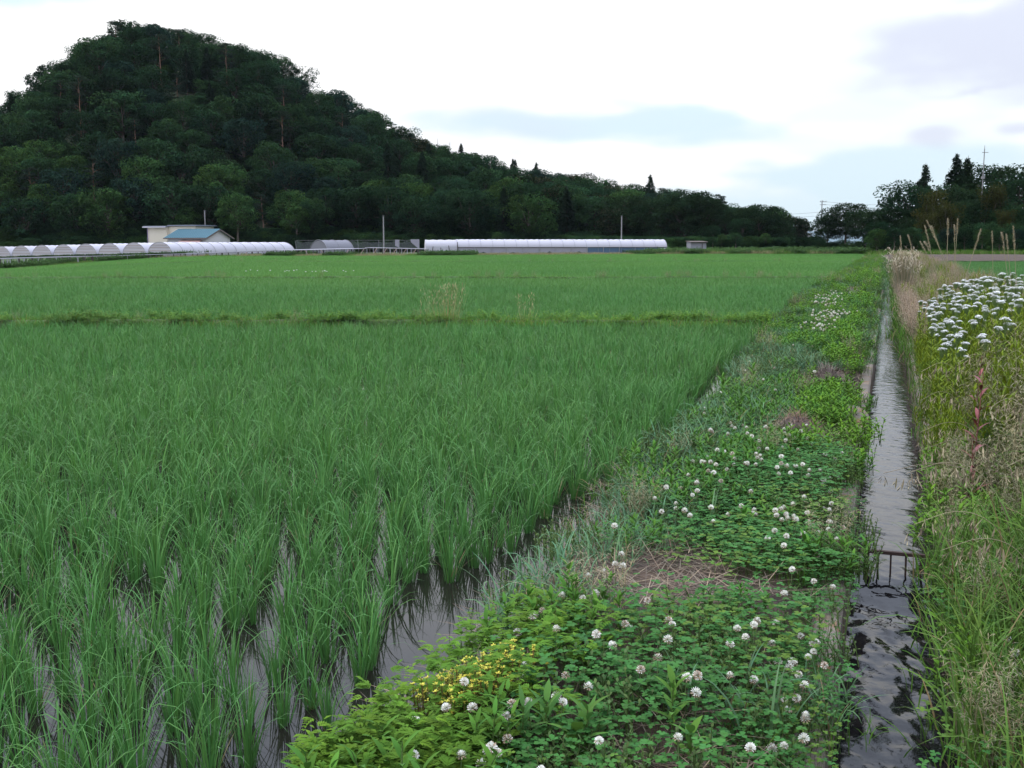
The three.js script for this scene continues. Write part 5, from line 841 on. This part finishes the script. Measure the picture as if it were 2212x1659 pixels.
// red dock, leafy weeds, stonecrop, dead grass mounds
{
  const r = rngOf(109);
  const dock = (label, s, t, h, n) => { const [x, z] = st(s, t), o = thing('dock_plant', label, 'dock', [x, vergeY(s, t), z], r() * 6), red = painted({ roughness: 0.7 }); { const B = new GB(); limb(B, [[0, -0.02, 0, 0.005], [0.02, h * 0.5, 0.01, 0.004], [0.03, h, 0, 0.002]], 5, [0.16, 0.05, 0.045]); part(o, 'stem', B.build(), red); } for (let k = 0; k < n; k++) { const B = new GB(), v = 0.12 + 0.85 * k / n; leaf(B, 0.025 * v, h * v, 0, k * 2.4, 0.75 + 0.3 * r(), 0.115 * (1.1 - 0.45 * v), 0.026 * (1.1 - 0.4 * v), 0.9, 0.2, 5, vary([0.20, 0.05, 0.05], r, 0.25, 0.12)); part(o, 'leaf', B.build(), red); } };
  dock('dark red dock plant with narrow leaves on the right verge', 6.3, 0.5, 0.62, 13); dock('smaller red dock plant in front of the other', 5.6, 0.46, 0.40, 8); dock('slim red dock plant behind the other two', 7.1, 0.56, 0.6, 9);
  const weedThing = (X, Y, h, n, len, wide, col, label, top) => { const [s, t] = bankSpot(X, Y, 0), T = min(-0.18, t), [x, z] = st(s, T), o = thing('leafy_weed', label, 'weed', [x, bankY(s, T), z], r() * 6, 'leafy weeds on the near bank'); const B = new GB(); limb(B, [[0, -0.02, 0, 0.003], [0.004, h * 0.5, 0, 0.0024], [0, h, 0, 0.0015]], 5, [0.1, 0.16, 0.04]); part(o, 'stem', B.build(), HERB); for (let k = 0; k < n; k++) { const L = new GB(), v = 0.15 + 0.85 * (k + 0.5) / n; leaf(L, 0, h * v, 0, k * 2.4 + r() * 0.4, 0.35 + 0.6 * v + 0.2 * r(), len * (0.7 + 0.5 * sin(PI * v * 0.8)), wide * (0.8 + 0.4 * r()), 0.7, 0.22, 5, vary(col, r, 0.16, 0.1)); part(o, 'leaf', L.build(), HERB); } };
  const FRESH = [0.085, 0.19, 0.030];
  weedThing(1452, 1592, 0.15, 15, 0.06, 0.016, FRESH, 'single upright bright green weed among the clover');
  weedThing(1268, 1640, 0.13, 14, 0.07, 0.017, [0.07, 0.16, 0.032], 'leafy weed at the bottom of the picture, right one');
  weedThing(1180, 1630, 0.14, 15, 0.065, 0.016, [0.07, 0.165, 0.034], 'leafy weed at the bottom of the picture, middle one');
  weedThing(1130, 1652, 0.15, 14, 0.065, 0.016, [0.065, 0.15, 0.034], 'leafy weed at the bottom of the picture, left one');
  weedThing(1245, 1655, 0.09, 7, 0.085, 0.026, FRESH, 'broad leaved seedling at the bottom of the picture');
  weedThing(1490, 1655, 0.09, 9, 0.055, 0.02, FRESH, 'small bright weed at the bottom right of the clover');
  weedThing(1270, 1470, 0.10, 12, 0.06, 0.014, [0.055, 0.14, 0.045], 'spreading narrow leaved weed behind the upright one');
  weedThing(1560, 880, 0.26, 18, 0.085, 0.022, FRESH, 'tall leafy weed leaning into the paddy edge');
  weedThing(1600, 905, 0.22, 16, 0.08, 0.02, [0.075, 0.17, 0.035], 'leafy weed right of the tall one by the paddy edge');
  weedThing(1625, 850, 0.24, 16, 0.08, 0.02, FRESH, 'leafy weed behind the two by the paddy edge');
  { // mugwort in the near corner of the bank
    const list = []; for (let k = 0; k < 38; k++) { const [s, t] = bankSpot(lerp(740, 1010, r()), lerp(1605, 1700, r()), 0.06), T = max(t, paddyEdge(s) + 0.1), [x, z] = st(s, T); list.push([x, bankY(s, T), z, r() * 6, 0.62 + 0.35 * r(), 0.8 + 0.25 * r()]); }
    cover('mugwort_leaves', 'yellow green mugwort leaves lowest on the near bank', 'mugwort', P_MUG, HERB, list);
  }
  { // yellow stonecrop
    const [s, t] = bankSpot(1040, 1500, 0.03), [x, z] = st(s, t), o = thing('stonecrop', 'low yellow flowering stonecrop at the paddy edge', 'stonecrop', [x, bankY(s, t), z], 0.9), B = new GB(), G = new GB(), q = rngOf(740);
    for (let k = 0; k < 260; k++) { const u = (q() - 0.5) * 0.36, v = (q() - 0.5) * 0.16, h = 0.06 + 0.06 * q(); limb(G, [[u, -0.03, v, 0.0014], [u * 1.05, h, v * 1.05, 0.0012]], 4, vary([0.20, 0.14, 0.05], q, 0.3)); for (let m = 0; m < 9; m++) leaf(G, u * (1 + 0.005 * m), h * (0.25 + 0.08 * m), v, m * 2.4, 0.5, 0.009, 0.004, 0, 0, 2, vary([0.19, 0.20, 0.04], q, 0.25, 0.2)); for (let m = 0; m < 11; m++) leaf(B, u * 1.05 + (q() - 0.5) * 0.008, h, v * 1.05, m * 0.9 + q(), 0.9 * q(), 0.0075, 0.004, 0.2, 0, 2, vary([0.50, 0.45, 0.05], q, 0.2, 0.08)); }
    part(o, 'leaves', G.build(), HERB, null, 'stuff'); part(o, 'flowers', B.build(), PETAL, null, 'stuff');
  }
  const mound = (label, s, t, R, H, col, seed) => { const [x, z] = st(s, t), o = thing('dead_grass_mound', label, 'dead grass', [x, bankY(s, t) - 0.02, z], -DA, 'brown dead grass mounds on the bank'), B = new GB(), q = rngOf(seed); for (let k = 0; k < 1500; k++) { const a = q() * 6.3, d = sqrt(q()), px = cos(a) * d * R * 0.8, pz = sin(a) * d * R * 1.5, py = H * (1 - d * d) * (0.3 + 0.7 * q()); blade(B, px, py, pz, q() * 6.3, 0.7 + 1.1 * q(), (q() - 0.3) * 1.4, 0.05 + 0.10 * q(), 0.0032, 3, vary(col, q, 0.4, 0.12), 1, 0, () => 1); } part(o, 'straw', B.build(), DRY, null, 'stuff'); const core = new THREE.SphereGeometry(1, 18, 10, 0, 2 * PI, 0, PI / 2); core.scale(R * 0.78, H * 0.82, R * 1.45); part(o, 'core', core, plain(0.055, 0.038, 0.028)); };
  mound('reddish brown mound of dead grass beyond the clover', 7.0, -0.53, 0.19, 0.17, [0.14, 0.085, 0.06], 750); mound('grey brown mound of dead grass second along the bank', 9.7, -0.47, 0.16, 0.19, [0.13, 0.095, 0.08], 751); mound('brown mound of dead grass far along the bank', 25, -0.75, 0.36, 0.2, [0.17, 0.10, 0.07], 752); mound('small brown dead tuft by the ditch wall', 11.6, -0.3, 0.1, 0.08, [0.15, 0.10, 0.07], 753);
  // lumps of stone by the ditch wall
  { const [x, z] = st(8.2, -0.24), g = new THREE.IcosahedronGeometry(0.14, 3), p = g.attributes.position; for (let i = 0; i < p.count; i++) { const k = 1 + 0.35 * (fbm(p.getX(i) * 9 + 3, p.getY(i) * 9 + p.getZ(i) * 7, 3) - 0.5); p.setXYZ(i, p.getX(i) * k * 1.1, p.getY(i) * k * 0.75, p.getZ(i) * k * 1.7); } g.computeVertexNormals(); const o = thing('stone', 'grey stone lying at the ditch edge', 'stone', [x, bankY(8.2, -0.24) + 0.02, z], -DA + 0.3); part(o, 'rock', g, CONCRETE); }
}
// the rusty bar rack across the ditch
{
  const RUST = plain(0.055, 0.032, 0.026, { roughness: 0.85 }), s = 5.35, [x, z] = st(s, 0.1), o = thing('bar_rack', 'rusty bar with hanging rods set across the ditch', 'rack', [x, 0, z], -DA);
  part(o, 'top_bar', box(0.40, 0.016, 0.022, 0, 0.075, 0), RUST); [-0.13, -0.08, -0.02, 0.05, 0.12].forEach((q, k) => part(o, 'rod', rod([q, 0.08, 0], [q + 0.003, -0.2, 0.02 * (k % 2)], k === 0 ? 0.011 : 0.005), RUST));
}
// drooping brome stems leaning over the water from the right
{
  const r = rngOf(113), SPIKE = (() => { const B = new GB(); leaf(B, 0, 0, 0, 0, -1.35, 0.034, 0.0055, -0.1, 0.5, 3, [1, 1, 1], (u) => sin(PI * clamp(u * 0.9 + 0.06)) ); for (let k = 0; k < 4; k++) leaf(B, 0, -0.006 - k * 0.006, 0, k * 1.7, -1.1, 0.016, 0.003, 0, 0, 2, [1, 1, 1]); return B.build(); })(), TAN = [[0.27, 0.22, 0.14], [0.20, 0.155, 0.105], [0.32, 0.265, 0.16]].map((c) => { const m = painted({ roughness: 0.9 }); m.color.setRGB(...c); return m; });
  // base s, t; tip s, t and height of the arc
  const stems = [[4.3, 0.52, 4.05, 0.10, 0.78], [4.5, 0.55, 4.2, 0.02, 0.74], [3.9, 0.5, 3.6, 0.12, 0.70], [3.7, 0.55, 3.45, 0.2, 0.66], [4.8, 0.6, 4.4, 0.15, 0.80], [4.1, 0.7, 3.9, 0.42, 0.86], [4.9, 0.8, 4.6, 0.55, 0.92], [4.6, 0.9, 4.3, 0.7, 0.92], [3.4, 0.75, 3.2, 0.5, 0.82], [5.6, 0.55, 5.2, 0.18, 0.74], [6.4, 0.5, 6.0, 0.2, 0.78], [7.2, 0.55, 6.7, 0.22, 0.86], [5.3, 0.7, 5.0, 0.45, 0.9], [3.2, 0.9, 3.05, 0.72, 0.86], [6.9, 0.7, 6.4, 0.4, 0.95]];
  stems.forEach(([s0, t0, s1, t1, h], k) => {
    const [x0, z0] = st(s0, t0), [x1, z1] = st(s1, t1), y0 = vergeY(s0, t0), o = thing('brome_grass', ['drooping brome stem hanging over the near ditch water', 'arching brown brome stem on the right verge', 'brome stem leaning over the ditch by the rusty bar'][s0 > 5 ? 2 : t1 < 0.25 ? 0 : 1] + `, ${ORD[k % 12]}${k > 11 ? ' of the back ones' : ' counted from the front'}`, 'grass stem', [x0, y0, z0], 0, 'drooping brome stems over the ditch');
    const P = (v) => new THREE.Vector3((x1 - x0) * (v * v * 0.85 + v * 0.15), (h - y0) * sin(v * PI * 0.62) * 1.02, (z1 - z0) * (v * v * 0.85 + v * 0.15)), c = new THREE.CatmullRomCurve3([0, 0.2, 0.4, 0.6, 0.8, 1].map(P)); part(o, 'stem', new THREE.TubeGeometry(c, 18, 0.0011, 4), TAN[k % 3]);
    const n = 16; for (let i = 0; i < n; i++) { const v = 0.55 + 0.45 * i / (n - 1), p = c.getPoint(v), m = part(o, 'spikelet', SPIKE, TAN[(k + i) % 3], [p.x + (r() - 0.5) * 0.05, p.y - 0.01 - 0.02 * r(), p.z + (r() - 0.5) * 0.05]); m.rotation.set((r() - 0.5) * 0.9, r() * 6, (r() - 0.5) * 0.9); m.scale.setScalar(1.0 + 0.6 * r()); }
  });
}
// dry grass tufts in the middle of the rice, the feather grass clump and the tan reed spikes on the right
{
  const r = rngOf(127);
  const tuft = (label, X, Y, depth, w, h, n) => { const p = at(X, Y, depth), o = thing('dry_grass_tuft', label, 'dry grass', [p.x, 0.16, p.z], 0, 'dry grass tufts on the near bund'), B = new GB(); for (let k = 0; k < n; k++) { const x = (r() + r() - 1) * w / 2; blade(B, x * 0.5, 0, (r() - 0.5) * 0.15, x > 0 ? (r() - 0.5) : PI + (r() - 0.5), 0.05 + abs(x) / w * 0.6, 0.3 * r(), h * (0.35 + 0.7 * r()), 0.007, 4, vary([0.42, 0.34, 0.16], r, 0.25), 2); if (r() < 0.6) { for (let m = 0; m < 4; m++) { const q = h * (0.35 + 0.5 * r()); leaf(B, x * (0.5 + 0.4 * q / h), q, (r() - 0.5) * 0.1, r() * 6, 1.1, 0.06, 0.008, 0.2, 0, 2, vary([0.36, 0.30, 0.16], r, 0.2)); } } } part(o, 'stems', B.build(), DRY, null, 'stuff'); };
  tuft('dry tan grass tuft sticking up in the middle of the rice', 965, 672, 18.8, 1.3, 0.82, 130); tuft('small dry grass tuft right of the larger one in the rice', 1135, 670, 18.8, 0.6, 0.62, 26); tuft('thin dry grass stems left of the larger tuft', 915, 670, 18.9, 0.3, 0.5, 9);
  { const p = at(1953, 575, 26), o = thing('feather_grass_clump', 'pale feathery grass clump standing over the end of the ditch', 'grass clump', [p.x, 0.25, p.z]), B = new GB(); for (let k = 0; k < 420; k++) { const a = r() * 6.3, d = r(), az = a, top = 1.25 * (0.65 + 0.4 * r()); blade(B, cos(a) * d * 0.2, 0, sin(a) * d * 0.2, az, 0.05 + 0.22 * d, 0.25 + 0.45 * d * r(), top, 0.009, 5, vary(r() < 0.3 ? [0.12, 0.14, 0.06] : [0.34, 0.29, 0.20], r, 0.2), 2); if (k % 3 === 0) for (let m = 0; m < 9; m++) { const th = 0.05 + 0.22 * d, q = top * (0.72 + 0.03 * m); leaf(B, cos(a) * (d * 0.2 + sin(th) * q + 0.04), cos(th) * q, sin(a) * (d * 0.2 + sin(th) * q + 0.04), r() * 6, 0.7, 0.09, 0.012, 0.4, 0, 2, vary([0.40, 0.34, 0.25], r, 0.18)); } } part(o, 'blades', B.build(), DRY, null, 'stuff'); }
  // spikes: X of tip, Y of tip, X of foot, Y where the plume ends, depth
  const plume = (() => [0, 1, 2].map((k) => { const q = rngOf(760 + k), B = new GB(); for (let i = 0; i < 150; i++) { const v = q(), w = 0.022 * sin(PI * clamp(v * 0.9 + 0.08)), a = q() * 6.3; leaf(B, cos(a) * w * 0.3, v, sin(a) * w * 0.3, a, 1.15, 0.05 + 0.03 * q(), 0.008, 0.2, 0, 2, vary([0.36, 0.30, 0.19], q, 0.2)); } return B.build(); }))();
  const spikes = [[2003, 478, 2032, 540, 535, 22], [2012, 488, 2030, 540, 520, 21], [1998, 488, 2010, 540, 535, 23], [1988, 522, 2000, 545, 545, 24], [1997, 522, 2010, 545, 545, 20], [2048, 472, 2046, 548, 507, 19], [2069, 473, 2064, 548, 505, 20], [2062, 486, 2062, 548, 522, 22], [2119, 495, 2103, 545, 540, 18], [2143, 500, 2144, 545, 525, 22], [2164, 502, 2170, 548, 540, 19], [2174, 506, 2178, 548, 538, 21], [2189, 490, 2192, 548, 538, 20], [1962, 508, 1975, 560, 545, 25], [1945, 510, 1948, 560, 540, 26]];
  spikes.forEach(([tx, ty, fx, fy, py, d], k) => { const T = at(tx, ty, d), Fp = at(fx, fy, d), dir = new THREE.Vector3(T.x - Fp.x, T.y - Fp.y, T.z - Fp.z).normalize(), foot = new THREE.Vector3(Fp.x, Fp.y, Fp.z).addScaledVector(dir, -max(0, (Fp.y - 0.35) / dir.y)), len = T.distanceTo(foot), pl = clamp((py - ty) / F * d * 1.05, 0.2, 0.9), o = thing('reed_spike', 'tan feathery reed spike on the right, ' + (k === 13 || k === 14 ? (k === 13 ? 'in the pale grass clump' : 'at the left of the pale grass clump') : ['leaning left, tallest of the leaning group', 'leaning left beside the tallest', 'leaning left at the back of the group', 'low and leaning by the grass clump', 'low and thin by the grass clump', 'upright, left of the tall upright three', 'upright, tallest of the upright three', 'upright, lowest of the upright three', 'leaning far to the right', 'thin and pale behind the leaning one', 'first of the three at the right edge', 'second of the three at the right edge', 'last at the right edge'][k]), 'reed', foot.toArray(), 0, 'tan reed spikes on the right verge'); const q = new THREE.Quaternion().setFromUnitVectors(up_, dir); const s = part(o, 'stem', new THREE.CylinderGeometry(0.004, 0.006, len, 5).translate(0, len / 2, 0), plain(0.24, 0.21, 0.12)); s.quaternion.copy(q); const m = part(o, 'plume', plume[k % 3], DRY, dir.clone().multiplyScalar(len - pl).toArray()); m.quaternion.copy(q); m.scale.set(1, pl, 1); });
}

renderer.render(scene, camera);
